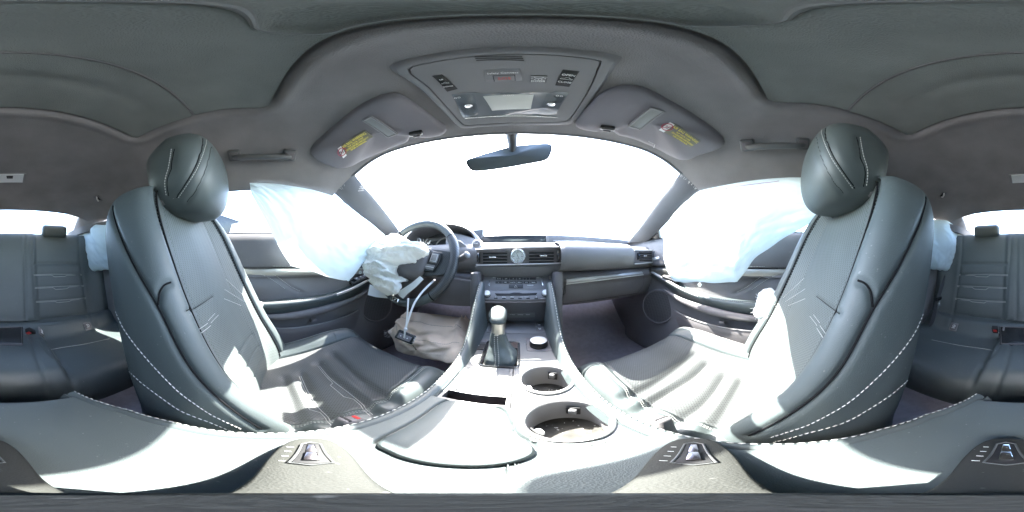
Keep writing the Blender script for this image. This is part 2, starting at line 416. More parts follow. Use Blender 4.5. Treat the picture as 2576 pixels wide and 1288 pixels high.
if o is not None:
    for k, t_ in enumerate(('SRS', 'CURTAIN', 'AIRBAG')): lettering(t_, .008, o + Vector((0, 0, -.009 * k)), (.84, .54, 0), (.3, -.4, 1), STITCH, pl[0])
# torn cloth edge where the lining ends at each pillar, frayed threads
for sx in (1, -1):
    a = Vector((.50 * sx + CXO, .33, .336)); b = Vector((.575 * sx + CXO, .262, .246)); m = M(); rows = []
    for i in range(24):
        t_ = i / 23; p = a.lerp(b, t_); p.x -= sx * .004 * math.sin(t_ * 3.1)
        d = -p.normalized(); row = []
        for k in range(7):
            u = k / 6; row.append(p + d * (.018 + .01 * math.sin(math.pi * u)) + Vector((0, -.075 * u + .004 * noise.noise((i * .6, k, 3 * sx)), .035 * u + sx * 0)))
        rows.append(row)
    m.grid(rows); mm = M()
    for i in range(14 if sx > 0 else 5):
        t_ = random.random(); p = a.lerp(b, t_); p += -p.normalized() * .022
        mm.tube([p, p + Vector((random.uniform(-.004, .004), random.uniform(.002, .008), -random.uniform(.003, .010)))], .0006, 4)
    obj('frayed_edge', mm, STITCH, body, kind='stuff')
# rear quarter trims, rear pillar, parcel shelf, bulkhead
for sx in (1, -1):
    m = M(); rows = []
    for k in range(25):
        y = -.40 - .92 * k / 24; xt = .585 - .10 * sstep(-.85, -1.0, y); zt = H(CXO + .58, max(y, -.98)) - .01
        row = []
        for z, x in ((zt, xt), (zt - .04, xt + .02), (.17, .615), (.10, .64), (.06, .635), (-.05, .63), (-.2, .62), (-.35, .62), (-.6, .62)):
            row.append((CXO + sx * (x + .01 * math.sin(y * 9 + z * 7)), y, z))
        rows.append(row)
    m.grid(rows); obj('quarter_trim', m, GREYP if False else LINER, body)
    m = M(); rows = []
    for k in range(13):
        t_ = k / 12; a = Vector((CXO + sx * .452, -.94, .284)).lerp(Vector((CXO + sx * .512, -1.24, .165)), t_); b = Vector((CXO + sx * .60, -.90, .23)).lerp(Vector((CXO + sx * .625, -1.24, .06)), t_)
        rows.append([a + Vector((0, -.02, .01)), a, a.lerp(b, .3) + Vector((-sx * .01, .012, 0)), a.lerp(b, .7) + Vector((-sx * .01, .01, 0)), b])
    m.grid(rows); obj('rear_pillar_trim', m, LINER, body)
m = M(); m.grid([[(CXO + x, y, z) for x in np.linspace(-.62, .62, 21)] for y, z in ((-1.105, .09), (-1.125, .142), (-1.18, .152), (-1.3, .165), (-1.32, .1), (-1.34, -.3))])
obj('parcel_shelf', m, LINER, body)
m = M(); rows = []
for i in range(31):
    x = CXO + .60 * sym(i, 30); ax = abs(x - CXO) ; y0 = -.945; rows.append([(x, y0 + .0, H(x, y0) ), (x, -.965, H(x, y0) - .006), (x, -.975, H(x, y0) + .012)])
m.grid(rows); obj('rear_header_trim', m, LINER, body)
# sill panels below the doors and kick panels
for sx in (1, -1):
    m = M(); m.box((CXO + sx * .70, .1, -.5), (.04, 2.4, .5), bev=.01); obj('sill_panel', m, PLASTIC, body)
    m = M(); m.box((CXO + sx * .70, .95, -.1), (.05, .55, .38), bev=.01); obj('kick_panel', m, PLASTIC, body)

# ---------------------------------------------------------------- small roof things
def lining_frame(px_o, px_x, px_y, off=.002):
    o = cast(*px_o, HB, off); return o, (cast(*px_x, HB, off) - o), (cast(*px_y, HB, off) - o)
# overhead console
oc = [(985, 168), (1060, 143), (1160, 127), (1275, 119), (1400, 122), (1500, 132), (1558, 144), (1545, 165), (1510, 220), (1470, 275), (1448, 302), (1430, 309), (1360, 311), (1275, 312), (1200, 316), (1165, 319), (1148, 311), (1110, 272), (1050, 215)]
con = thing('overhead_console', 'grey overhead console with switches and map lamps above the windshield', 'console', tuple(cast(1275, 200, HB)))
ring = [cast(p.x, p.y, HB) for p in spline([(u, v, 0) for u, v in oc], 96, closed=True)]
cen = cast(1275, 225, HB); N = Vector((0, .12, -1)).normalized()
def inset(ring, f, drop):
    return [p.lerp(cen, f) + N * drop for p in ring]
m = M(); m.grid([inset(ring, -.035, -.004), inset(ring, 0, .003), inset(ring, .02, .010), inset(ring, .07, .0125), inset(ring, .105, .012), inset(ring, .115, .009)], cv=True)
obj('console_bezel', m, GREYP, con)
rings = [inset(ring, .12, .0085), inset(ring, .125, .012), inset(ring, .16, .0125)] + [inset(ring, f, .0125) for f in (.3, .5, .7, .9, .985)]
m = M(); m.grid(rings, cv=True, cap1=True); plate = obj('console_plate', m, GREYP, con); CB = m.bvh()
def oframe(U, V, dU=20, off=.001):
    o, n = castn(U, V, CB, off); x = cast(U + dU, V, CB, off) - cast(U - dU, V, CB, off); x = Vector((x.x, x.y * .0, x.z)).normalized(); n = n.normalized(); y = n.cross(x).normalized(); return o, x, y, n
def opanel(name, px, depth, mat, off=.0015, parent=con, bev=.0006):
    q = [cast(u, v, CB, off) for u, v in px]; m = M(); m.prism(q, -N * (-depth) * -1 if False else N * -depth, bev); return obj(name, m, mat, parent)
# grille slots
for k in range(3):
    v = 143 + k * 4.5
    m = M(); m.tube([cast(1194 + k * 2 + 120 * i / 11, v - 1.5 * math.sin(math.pi * i / 11), CB, .0005) for i in range(12)], .0013, 6); obj('grille_slot', m, DARK, con)
# rocker switches, safety button, door lamp button
def rocker(px, words, car):
    a, b, c, d = [cast(u, v, CB, .0008) for u, v in px]
    m = M(); m.prism([a, b, c, d], N * -.004, .0008); sw = obj('switch_well', m, DARK, con)
    def lp(s, t_): return a.lerp(b, s).lerp(d.lerp(c, s), t_)
    m = M(); m.prism([lp(.08, .06) + N * .001, lp(.92, .06) + N * .001, lp(.92, .42) + N * .0035, lp(.08, .42) + N * .0035], N * -.003, .0004)
    m.prism([lp(.08, .43) + N * .0035, lp(.92, .43) + N * .0035, lp(.92, .8) + N * .0015, lp(.08, .8) + N * .0015], N * -.003, .0004); obj('rocker', m, GLOSS, con)
    xd = (b - a); yd = (a - d)
    s = xd.length * .33
    lettering(words[0], s, lp(.5, .25) + N * .0036, xd, yd, WHITE, con); lettering(words[1], s * .95, lp(.5, .68) + N * .0042, xd, yd, WHITE, con)
    m = M(); o = lp(.5, .47) + N * .0042; xd = xd.normalized(); yd = yd.normalized(); k = s * 1.3
    car_ = [(-.9, -.15), (-.8, .1), (-.35, .15), (-.1, .42), (.3, .42), (.55, .12), (.9, .05), (.95, -.2), (-.9, -.2)]
    m.tube([o + xd * (x * k) + yd * (y * k) for x, y in car_], s * .06, 5, closed=True); obj('car_symbol', m, WHITE, con)
rocker([(1086, 191), (1112, 187), (1152, 224), (1125, 231)], ('UP', 'DOWN'), 1)
rocker([(1416, 175), (1458, 180), (1432, 219), (1396, 215)], ('OPEN', 'CLOSE'), 1)
q = [cast(u, v, CB, .0012) for u, v in ((1219, 177), (1308, 173), (1312, 196), (1316, 203), (1222, 205), (1220, 196))]
m = M(); m.prism(q, N * -.003, .0006); obj('button_surround', m, GREYP, con)
q = [cast(u, v, CB, .0022) for u, v in ((1239, 190), (1296, 188), (1297, 203), (1243, 205))]; m = M(); m.prism(q, N * -.003, .0006); obj('help_button', m, DARK, con)
q2 = [p.lerp(sum(q, Vector()) / 4, .07) + N * .0012 for p in q]; m = M(); m.prism(q2, N * -.003, .0005); obj('button_cap', m, GREYP, con)
c4 = sum(q2, Vector()) / 4 + N * .0006; lettering('SOS', .0105, c4, q2[1] - q2[0], q2[0] - q2[3], REDP, con)
lettering('Safety Connect', .0064, cast(1264, 182.5, CB, .0028) + N * .0005, q2[1] - q2[0], q2[0] - q2[3], WHITE, con)
q = [cast(u, v, CB, .0016) for u, v in ((1335, 190), (1377, 191), (1373, 208), (1333, 207))]; m = M(); m.prism(q, N * -.003, .0006); obj('door_lamp_button', m, DARK, con)
q2 = [p.lerp(sum(q, Vector()) / 4, .06) + N * .0008 for p in q]; m = M(); m.prism(q2, N * -.003, .0005); obj('button_cap', m, GREYP, con)
lettering('DOOR', .0068, sum(q2, Vector()) / 4 + (q2[3] - q2[0]) * .27 + N * .0006, q2[1] - q2[0], q2[0] - q2[3], WHITE, con)
m = M(); o = sum(q2, Vector()) / 4 + (q2[0] - q2[3]) * .26 + N * .0006; xd = (q2[1] - q2[0]).normalized(); yd = (q2[0] - q2[3]).normalized()
m.tube([o - xd * .011 + yd * .003, o + xd * .011 + yd * .003], .0005, 5); m.tube([o + xd * (.006 * math.cos(a)) + yd * (.002 - .004 * math.sin(a)) for a in np.linspace(0, math.pi, 9)], .0005, 5)
for a in (20, 60, 90, 120, 160): m.tube([o + xd * (.008 * math.cos(R(a))) - yd * (.006 * math.sin(R(a)) - .001), o + xd * (.011 * math.cos(R(a))) - yd * (.0085 * math.sin(R(a)) - .001)], .0005, 4)
obj('lamp_symbol', m, WHITE, con)
# lamp cluster
lamp = [(1136, 238), (1160, 233), (1195, 232), (1215, 236), (1300, 234), (1385, 233), (1400, 229), (1432, 233), (1424, 246), (1398, 288), (1340, 291), (1275, 291.5), (1210, 293), (1172, 298), (1162, 292)]
q = [cast(u, v, CB, .001) for u, v in lamp]; m = M(); m.prism(q, N * -.003, .0004); obj('lamp_housing', m, mk('clear_grey_lamp', (.14, .15, .16), .12, coat=1), con)
q = [cast(u, v, CB, .002) for u, v in ((1215, 242), (1343, 238), (1335, 274), (1238, 278))]; m = M(); m.prism(q, N * -.003, .0006); obj('centre_lamp_lens', m, LAMP, con)
for px in (((1142, 240), (1192, 236), (1206, 290), (1170, 296)), ((1375, 237), (1428, 236), (1396, 286), (1352, 288))):
    q = [cast(u, v, CB, .0022) for u, v in px]; m = M(); m.prism(q, N * -.0015, .0006); obj('map_lamp_lens', m, LENS, con)
    c4 = sum(q, Vector()) / 4; m = M(); m.lathe(c4, -N, [(.001, -.003), (.006, -.002), (.008, 0)], 12); obj('reflector', m, CHROME, con)
m = M(); m.tube([cast(1170 + 232 * i / 15, 297 - 6.5 * math.sin(math.pi * i / 15 * .9), CB, .002) for i in range(16)], .0016, 6); obj('chrome_strip', m, CHROME, con)
for u, v in ((1269, 239.5), (1279, 239), (1289, 238.6), (1146, 246), (1155, 244.5), (1402, 240), (1412, 241)):
    o, n_ = castn(u, v, CB, .0025); m = M(); m.tube([o + Vector((.0022 * math.cos(a), .0022 * math.sin(a), 0)) for a in np.linspace(0, 6.28, 11)[:-1]], .0005, 4, closed=True); obj('lamp_icon', m, WHITE, con)

# sun visors
def visor(px, label, lab, lab_dir, mirror_px, notch, clipname):
    pts = spline([(u, v, 0) for u, v in px], 90, closed=True)
    ring = [cast(p.x, p.y, HB, .004) for p in pts]; ring = [p if p is not None else ring[0] for p in ring]
    c = sum(ring, Vector()) / len(ring); nn = Vector((0, 0, -1))
    vz = thing('sun_visor', label, 'sun visor', tuple(c), 'sun visors folded up over the windshield')
    m = M(); m.grid([[p.lerp(c, f) + nn * dz for p in ring] for f, dz in ((.0, -.004), (-.012, .003), (-.012, .010), (0, .016), (.03, .019), (.09, .021), (.25, .022), (.5, .022), (.75, .022), (.97, .022))], cv=True, cap1=True)
    o = obj('visor_panel', m, VISOR, vz, sharp=70); vb = m.bvh()
    m2 = M(); k = [cast(u, v, vb, .0012) for u, v in mirror_px]; cc = sum(k, Vector()) / 4
    fr = spline(k, 40, closed=True); kk = [k[i].lerp(k[(i + 1) % 4], j / 8) for i in range(4) for j in range(8)]
    m2.tube([p + nn * .004 for p in kk], .0035, 8, closed=True); fr = obj('mirror_frame', m2, GREYP, vz)
    m2 = M(); m2.prism([p.lerp(cc, .03) + nn * .0055 for p in k], (0, 0, .010), .0005); obj('mirror_cover', m2, mk('visor_mirror_cover', (.17, .175, .17), .4), vz)
    # printed warning label
    a, b, c_, d = [cast(u, v, vb, .0040) for u, v in lab]      # a-b top edge along reading direction, d-c bottom edge
    m2 = M(); m2.prism([a, b, c_, d], (0, 0, .006)); lb = obj('warning_label', m2, LABELG, vz)
    def lp(s, t_): return a.lerp(b, s).lerp(d.lerp(c_, s), t_) + nn * .0008
    m2 = M(); m2.prism([lp(-.16, 0), lp(0, 0), lp(0, 1), lp(-.16, 1)], (0, 0, .0008)); obj('pictogram_patch', m2, WHITE, lb)
    xd = b - a; yd = a - d; h = yd.length; o = lp(-.08, .45) + nn * .001; r = h * .34
    m2 = M(); X = xd.normalized(); Y = yd.normalized(); m2.tube([o + X * (r * math.cos(q)) + Y * (r * math.sin(q)) for q in np.linspace(0, 6.283, 21)[:-1]], r * .09, 5, closed=True)
    m2.tube([o + X * r * .7 + Y * r * .7, o - X * r * .7 - Y * r * .7], r * .08, 5); obj('prohibition_sign', m2, mk('sign_red', (.4, .03, .06), .5), lb)
    m2 = M()
    for p, q in (((-.35, -.4), (-.1, .1)), ((-.1, .1), (.2, .0)), ((.2, .0), (.4, .4)), ((-.5, .1), (-.2, .35)), ((.0, -.4), (.4, -.2))): m2.tube([o + X * r * p[0] + Y * r * p[1], o + X * r * q[0] + Y * r * q[1]], r * .07, 4)
    obj('pictogram', m2, mk('sign_black', (.03, .03, .03), .5), lb)
    wid = xd.length
    for txt, tt, sz in (('AIR BAG WARNING', .2, .30), ('FLIP VISOR OVER', .46, .17), ('COUSSIN GONFLABLE AVERTISSEMENT', .68, .21), ('REPLIER LE PARESOLEIL', .89, .17)):
        cu = lettering(txt, h * sz, lp(.5, tt) + nn * .0006, xd, yd, YELLOW, lb)
        xs = [ (Vector(v.co)).dot(X) for v in cu.data.vertices]; ww = max(xs) - min(xs); mx = wid * (.96 if sz > .2 else .66)
        if ww > mx:                       # condensed type, as printed
            ce = (max(xs) + min(xs)) / 2
            for v in cu.data.vertices: v.co = v.co + X * ((v.co.dot(X) - ce) * (mx / ww - 1))
    nu = [cast(u, v, vb, .001) or cast(u, v, HB, .01) for u, v in notch]
    m2 = M(); ctr = sum(nu, Vector()) / len(nu); xd2 = (nu[-1] - nu[0]).normalized(); rot = Matrix((xd2, Vector((0, 0, 1)).cross(xd2), Vector((0, 0, 1)))).transposed()
    m2.box(ctr, (.034, .014, .02), rot, .004, 3); m2.box(ctr + rot @ Vector((0, .008, -.006)), (.018, .008, .01), rot, .002); obj('clip', m2, GLOSS, vz)
    return vz
visor([(783, 372), (800, 352), (850, 308), (905, 265), (955, 240), (985, 234), (1012, 238), (1060, 270), (1100, 300), (1120, 314), (1121, 322), (1108, 331), (1078, 336), (1060, 333), (1040, 330), (1028, 338), (1025, 347), (1008, 353), (960, 372), (910, 394), (880, 410), (850, 413), (815, 402), (788, 386)],
      'driver side sun visor with small vanity mirror and yellow warning label', [(858, 366), (919, 328), (937, 343), (872, 389)], None, [(914, 301), (933, 291), (998, 334), (976, 342)], [(1032, 336), (1060, 331)], 1)
visor([(1450, 300), (1470, 275), (1510, 235), (1545, 218), (1575, 214), (1620, 220), (1680, 250), (1740, 285), (1790, 320), (1818, 345), (1820, 356), (1800, 368), (1760, 380), (1735, 391), (1712, 392), (1690, 383), (1640, 358), (1590, 338), (1555, 330), (1546, 322), (1530, 314), (1508, 316), (1498, 321), (1470, 317), (1452, 310)],
      'passenger side sun visor with loose white thread below its yellow label', [(1697, 313), (1761, 355), (1737, 369), (1670, 331)], None, [(1583, 315), (1637, 269), (1670, 279), (1611, 323)], [(1512, 318), (1545, 322)], 1)
vz = bpy.data.objects['sun_visor.001']; m = M()
for px in (((1665, 344), (1656, 346), (1654, 352)), ((1630, 344), (1642, 350), (1653, 352), (1661, 350), (1655, 345), (1648, 350), (1645, 362)), ((1648, 352), (1658, 356))):
    m.tube([cast(u, v, HB, .028) for u, v in px], .0009, 5)
obj('loose_thread', m, STITCH, vz)

# grab handles
def grab(pa, pb, label):
    a, b = [cast(u, v, HB, .02) for u, v in (pa, pb)]; xd = (b - a).normalized(); mid = (a + b) / 2; n = castn((pa[0] + pb[0]) / 2, (pa[1] + pb[1]) / 2, HB)[1]
    g = thing('grab_handle', label, 'grab handle', tuple(mid), 'grab handles above the side windows')
    pts = [a - n * .016, a + n * .002, a.lerp(b, .06) + n * .014, a.lerp(b, .25) + n * .020, mid + n * .021, a.lerp(b, .75) + n * .020, a.lerp(b, .94) + n * .014, b + n * .002, b - n * .016]
    m = M(); m.tube(spline([p + Vector((0, 0, .01)) for p in pts[1:8]], 40), [.0125 + .002 * math.sin(math.pi * i / 39) for i in range(40)], 12, flat=.75); obj('grip', m, HANDLE, g)
    for p in (a, b):
        m = M(); rot = Matrix((xd, n.cross(xd).normalized(), n)).transposed(); m.box(p - n * .006 + rot @ Vector((0, .012, 0)), (.038, .042, .022), rot, .007, 3); e = obj('end_mount', m, HANDLE, g)
        m = M(); m.box(p + n * .006 + rot @ Vector((0, .012, 0)), (.026, .026, .004), rot, .003); obj('screw_cover', m, PLASTIC, e)
grab((592, 397), (727, 396), 'grab handle above the driver window with torn lining at its mounts')
grab((1882, 372), (2016, 368), 'grab handle above the passenger window partly behind the headrest')

# rear dome lamp, coat hooks
dl = thing('dome_lamp', 'small white rear dome lamp on the lining over the rear window', 'lamp', tuple(cast(20, 447, HB)))
q = [cast(u, v, HB, .004) for u, v in ((-38, 440), (66, 437), (62, 459), (-34, 461))]; m = M(); m.prism(q, (0, .004, .006), .001); obj('bezel', m, GREYP, dl)
q = [p.lerp(sum(q, Vector()) / 4, .12) + Vector((0, .003, -.002)) for p in q]; m = M(); m.prism(q, (0, .002, .004), .001); obj('lens', m, mk('white_lens', (.6, .62, .62), .3), dl)
q = [cast(u, v, HB, .010) for u, v in ((16, 440), (33, 440), (32, 446), (17, 446))]; m = M(); m.prism(q, (0, .002, .004), .0005); obj('switch', m, DARK, dl)
for (u, v), lab in (((247, 498), 'small dark coat hook beside the driver seat shoulder'), ((2371, 489), 'small dark coat hook beside the passenger seat shoulder')):
    o, n = castn(u, v, HB, .004); hk = thing('coat_hook', lab, 'coat hook', tuple(o), 'coat hooks on the rear lining')
    X = n.cross(Vector((0, 0, 1))).normalized(); Z = X.cross(n).normalized(); rot = Matrix((X, Z, n)).transposed()
    m = M(); m.tube([o + rot @ Vector((x, y, 0)) for x, y in ((-.014, -.02), (.014, -.02), (.014, .02), (-.014, .02))], .0035, 8, closed=True); obj('hook_frame', m, GREYP, hk)
    m = M(); m.tube([o + rot @ Vector(q) for q in ((0, .014, 0), (0, .006, .010), (0, -.008, .012), (.002, -.012, .006))], .004, 8); obj('hook', m, SATIN, hk)
    m = M(); m.prism([o + rot @ Vector(q) for q in ((-.011, -.017, -.003), (.011, -.017, -.003), (.011, .017, -.003), (-.011, .017, -.003))], n * -.003); obj('hook_recess', m, DARK, hk)

# rear-view mirror
mr = thing('rear_view_mirror', 'dark rear view mirror hanging at the top of the windshield', 'mirror', tuple(P(1284, 362, d=.47)))
px = [(1172, 408), (1176, 401), (1200, 392), (1240, 380), (1290, 368), (1340, 363), (1375, 361), (1388, 366), (1388, 378), (1380, 397), (1366, 405), (1330, 412), (1280, 421), (1230, 428), (1200, 431), (1185, 428), (1176, 418)]
face = spline([P(u, v, d=.465 + (u - 1172) / 216 * .03) for u, v in px], 64, closed=True); fc = sum(face, Vector()) / len(face); fn = -fc.normalized()
m = M(); m.grid([[p.lerp(fc, f) - fn * dz for p in face] for f, dz in ((.04, -.002), (.0, 0), (0, .008), (.12, .02), (.4, .032), (.8, .036))], cv=True, cap0=False, cap1=True); obj('mirror_housing', m, BLACKP, mr)
m = M(); m.add([p.lerp(fc, .045) + fn * .0015 for p in face] + [fc + fn * .0015], [(i, (i + 1) % 64, 64) for i in range(64)]); obj('mirror_glass', m, MIRROR, mr, smooth=False)
a = P(1291, 352, d=.475); m = M(); m.tube([fc - fn * .02 + Vector((0, .0, .01)), P(1289, 366, d=.475), P(1287, 345, d=.465), P(1286, 325, d=.44)], [.012, .013, .017, .02], 12, flat=1.3); obj('mirror_stem', m, BLACKP, mr)

# auction style paper sticker inside the windshield, unseen and inferred from the shadow on the driver cushion and the console lid
def wsp(x, y):
    sx = (x - CXO) / .60
    for k in range(6):
        lo, hi = 0.0, 1.0
        for j in range(24):
            mid = (lo + hi) / 2
            if wpt(sx, mid).y < y: lo = mid
            else: hi = mid
        sx += (x - wpt(sx, lo).x) / .6
    p = wpt(sx, lo); p.z -= .004; return p
stk = thing('windshield_sticker', 'washed out white paper sheet on the windshield ahead of the steering wheel', 'paper sheet', tuple(wsp(-.33, .57)))
m = M(); m.grid([[wsp(x, y) for y in np.linspace(.53, .645, 9)] for x in np.linspace(-.47, -.232, 15)]); obj('paper', m, cloth('white_paper', (.85, .85, .83), .12, 200, .05), stk)
# ---------------------------------------------------------------- front seats (built for the passenger side, mirrored for the driver side)
XS = .373                                    # seat centre, right of the camera
def crom(pts, sub, closed=False):            # Catmull-Rom sampled by parameter: columns stay on their control points
    p = [np.array(q, float) for q in pts]; m = len(p); out = []
    for i in range(m if closed else m - 1):
        if closed: a, b, c, d = p[(i - 1) % m], p[i], p[(i + 1) % m], p[(i + 2) % m]
        else:
            b, c = p[i], p[i + 1]; a = p[i - 1] if i else 2 * b - c; d = p[i + 2] if i + 2 < m else 2 * c - b
        for k in range(sub):
            t = k / sub; out.append(.5 * (2 * b + (c - a) * t + (2 * a - 5 * b + 4 * c - d) * t * t + (3 * b - a - 3 * c + d) * t ** 3))
    if not closed: out.append(p[-1])
    return out
BACK = [(0, 0), (.055, 0), (.105, .006), (.145, .026), (.163, .037), (.182, .051), (.198, .048), (.210, .030), (.215, .0), (.2155, -.035), (.212, -.072), (.200, -.104), (.165, -.127), (.09, -.136)]
FZ = [(-.45, .005), (-.36, -.008), (-.3, -.028), (-.2, -.070), (-.1, -.113), (-.03, -.143), (.08, -.185), (.145, -.208), (.18, -.222)]
BS = [(-.45, 1.35), (-.3, 1.3), (-.2, 1.1), (0, .95), (.1, .75), (.18, .35)]
WS = [(-.45, .99), (-.3, 1.01), (-.1, 1.02), (0, 1.0), (.06, .97), (.11, .89), (.14, .80), (.16, .70), (.172, .58)]
DS = [(-.45, 1.45), (-.3, 1.3), (-.1, 1.0), (0, .9), (.1, .78), (.18, .62)]
SUB = 9; NB = len(BACK)
def shy(x): return .135 * max(0, x - XS + .163)     # each backrest is turned a little toward the cabin's middle
def back_section(z):
    f, b, w_, d = sinterp(z, FZ), sinterp(z, BS), sinterp(z, WS), sinterp(z, DS); half = []
    for dx, dy in BACK: half.append((dx * w_, f + (dy * b if dy > 0 else dy * d)))
    full = half + [(0, f - .139 * d)] + [(-x, y) for x, y in reversed(half[1:])]
    return [Vector((XS + q[0], q[1] + shy(XS + q[0]), z)) for q in crom(full, SUB, True)]
def build_seat(label):
    seat = thing('bucket_seat', label, 'car seat', (XS, .15, -.59), 'front seats')
    zs = list(np.linspace(-.45, .12, 170)) + list(np.linspace(.1225, .172, 24))
    rows = [back_section(z) for z in zs]
    top = rows[-1]; c = sum(top, Vector()) / len(top)
    for f, dz in ((.90, .0045), (.75, .0085), (.5, .0115), (.25, .0125), (.05, .013)): rows.append([c + (p - c) * f + Vector((0, 0, dz)) for p in top])
    nr, nc = len(rows), len(rows[0]); m = M(); m.grid(rows, cv=True)
    b0 = m.bvh()
    s4, s4m = 4 * SUB, nc - 4 * SUB; s2, s2m = 2 * SUB, nc - 2 * SUB
    mirror = lambda L: [Vector((2 * XS - p.x, p.y - shy(p.x) + shy(2 * XS - p.x), p.z)) for p in L]
    seam_main = [rows[i][s4m] for i in range(len(zs))]                  # inboard stitched seam (camera side: smaller x)
    def relax(L, n=25):
        L = list(L)
        for _ in range(n): L = [L[0]] + [(L[i - 1] + L[i] * 2 + L[i + 1]) / 4 for i in range(1, len(L) - 1)] + [L[-1]]
        return [b0.find_nearest(p)[0] for p in L]
    g2 = relax(follow(b0, [(2334, 487), (2306, 590), (2252, 695), (2198, 775), (2136, 900), (2075, 978), (2000, 1035), (1932, 1073), (1880, 1098)], 90), 60)
    g3 = relax(follow(b0, [(2160, 706), (2180, 714), (2194, 738), (2198, 774)], 24), 6)
    g4 = follow(b0, [(2054, 746), (2080, 766), (2112, 790)], 12)
    m.groove([seam_main, mirror(seam_main)], .0048, .009, True); m.groove([g2, mirror(g2), g3, mirror(g3)], .0058, .0042, True)
    m.groove([g4], .0035, .0025, True)
    m.groove([[rows[i][s2m] for i in range(36, len(zs))], [rows[i][s2] for i in range(36, len(zs))]], .0032, .002, True)
    for z in (-.255, -.30, -.345):
        i = min(range(len(zs)), key=lambda k: abs(zs[k] - z)); m.groove([[rows[i][j % nc] for j in range(-2 * SUB, 2 * SUB + 1)]], .004, .003, True)
    b1 = m.bvh()
    def piece(name, cols, mat, parent):
        q = M(); idx = sorted(set(cols)); q.grid([[m.v[i * nc + j % nc] for j in cols] for i in range(nr)]); return obj(name, q, mat, parent, sharp=75)
    br = piece('backrest', list(range(12 * SUB, nc - 12 * SUB + 1)), SHELL, seat)
    piece('insert', list(range(-4 * SUB, 4 * SUB + 1)), PERF_V, br)
    piece('bolster', list(range(4 * SUB, 12 * SUB + 1)), LEATHER, br); piece('bolster', list(range(nc - 12 * SUB, nc - 4 * SUB + 1)), LEATHER, br)
    q = M(); q.add([m.v[(nr - 1) * nc + j] for j in range(nc)], [tuple(range(nc))]); obj('shoulder_cap', q, LEATHER, br)
    mm = M()
    for px in ([(2343, 737), (2328, 775), (2302, 834), (2270, 880), (2232, 924), (2185, 970), (2132, 1014), (2082, 1044), (2032, 1069), (1980, 1087), (1936, 1101)],
               [(2300, 939), (2268, 970), (2232, 999), (2182, 1031), (2132, 1059), (2082, 1076), (2032, 1089), (1980, 1104), (1940, 1114)]):
        L = follow(b1, px, 50, .0006); stitches(L, .0085, .0060, .0009, mm)
    for px in ([(2038, 796), (2055, 818), (2056, 826), (2078, 860)], [(2047, 792), (2062, 812), (2064, 820), (2086, 850)]):
        stitches(on(b1, px, .0005), .005, .0035, .0007, mm)
    for a, b in (((1971, 749), (2024, 699)), ((1976, 759), (2027, 726)), ((1984, 769), (2027, 751))): stitches(follow(b1, [a, b], 14, .0005), .006, .0042, .0008, mm)
    obj('thread', mm, STITCH, br, kind='stuff')
    def drop(L, r, off, mm):
        mm.tube([p + (Vector((XS, p.y * .4 - .06, p.z)) - p).normalized() * off for p in L], r, 6)
    mm = M()
    for L, r_, o_ in ((seam_main[6:], .0019, .005), (g2, .0015, .0024), (g3, .0014, .0024)): drop(L, r_, o_, mm); drop(mirror(L), r_, o_, mm)
    drop(g4, .0007, .001, mm); obj('seam_line', mm, BSTITCH, br)
    mm = M(); L = [p for p in seam_main[10:]]; n_ = Vector((-.35, .9, .25)).normalized()
    q = []
    for p in L:
        q.append(p + Vector((.005, .005, 0)))
    q2 = []
    for p in q:
        hit = b1.find_nearest(p); nn = hit[1].normalized(); nn = nn if nn.y > 0 else -nn; q2.append(hit[0] + nn * .0011)
    stitches(q2, .0095, .0064, .0018, mm); stitches(mirror(q2), .0095, .0064, .0018, mm); obj('dark_thread', mm, BSTITCH, br, kind='stuff')
    # headrest
    m = M(); rows = []; a, b_, c_ = .128, .080, .130; hc = Vector((XS, -.165, .238))
    sp = lambda v, e: math.copysign(abs(v) ** e, v)
    for i in range(61):
        ph = math.pi * (i / 60 - .5); row = []
        for j in range(110):
            th = 2 * math.pi * j / 110; x = a * sp(math.cos(ph), .55) * sp(math.cos(th), .52); y = b_ * sp(math.cos(ph), .55) * sp(math.sin(th), .66); z = c_ * sp(math.sin(ph), .64)
            x *= 1 - .14 * max(0, -z / c_) ** 2 - .16 * max(0, z / c_) ** 2; z *= 1 - (.62 * max(0, -y / b_) + .24 * (x / a) ** 2) * (z > 0); y -= (z / c_) * .012; y *= 1 - .12 * (x / a) ** 2
            row.append(hc + Vector((x, y + (.018 * (1 - (z / c_) ** 2) * (y > 0)), z)))
        rows.append(row)
    m.grid(rows, cv=True, cap0=True, cap1=True); hb = m.bvh()
    l1 = follow(hb, [(2084, 309), (2076, 322), (2075, 342), (2097, 395), (2127, 440), (2152, 474)], 40); l2 = follow(hb, [(2157, 344), (2165, 390), (2176, 430), (2173, 470)], 30); l3 = follow(hb, [(2052, 345), (2064, 395), (2092, 450), (2122, 487)], 30)
    m.groove([l1, l2, l3], .0045, .003, True)
    hb = m.bvh(); hr = obj('headrest', m, LEATHER2, seat)
    mm = M()
    for L, r in ((l1, .0012), (l2, .0010), (l3, .0006)):
        q = []
        for p in L:
            h_ = hb.find_nearest(p); q.append(h_[0])
        mm.tube(q, r, 6)
    obj('seam_line', mm, BSTITCH, hr)
    mm = M()
    for px in ([(2078, 311), (2070, 322), (2069, 342), (2091, 397), (2121, 442), (2146, 476)], [(2163, 346), (2171, 390), (2182, 430), (2179, 470)]):
        stitches(follow(hb, px, 40, .0012), .006, .0042, .0009, mm)
    obj('thread', mm, STITCH, hr, kind='stuff')
    for dx in (-.055, .055):
        m = M(); m.tube([(XS + dx, -.19, .14), (XS + dx, -.215, .08)], .007, 10); obj('headrest_post', m, DARK, seat)
    m = M(); m.box((XS, -.185, .152), (.20, .10, .05), bev=.02, seg=3); obj('headrest_collar', m, GREYP, seat)
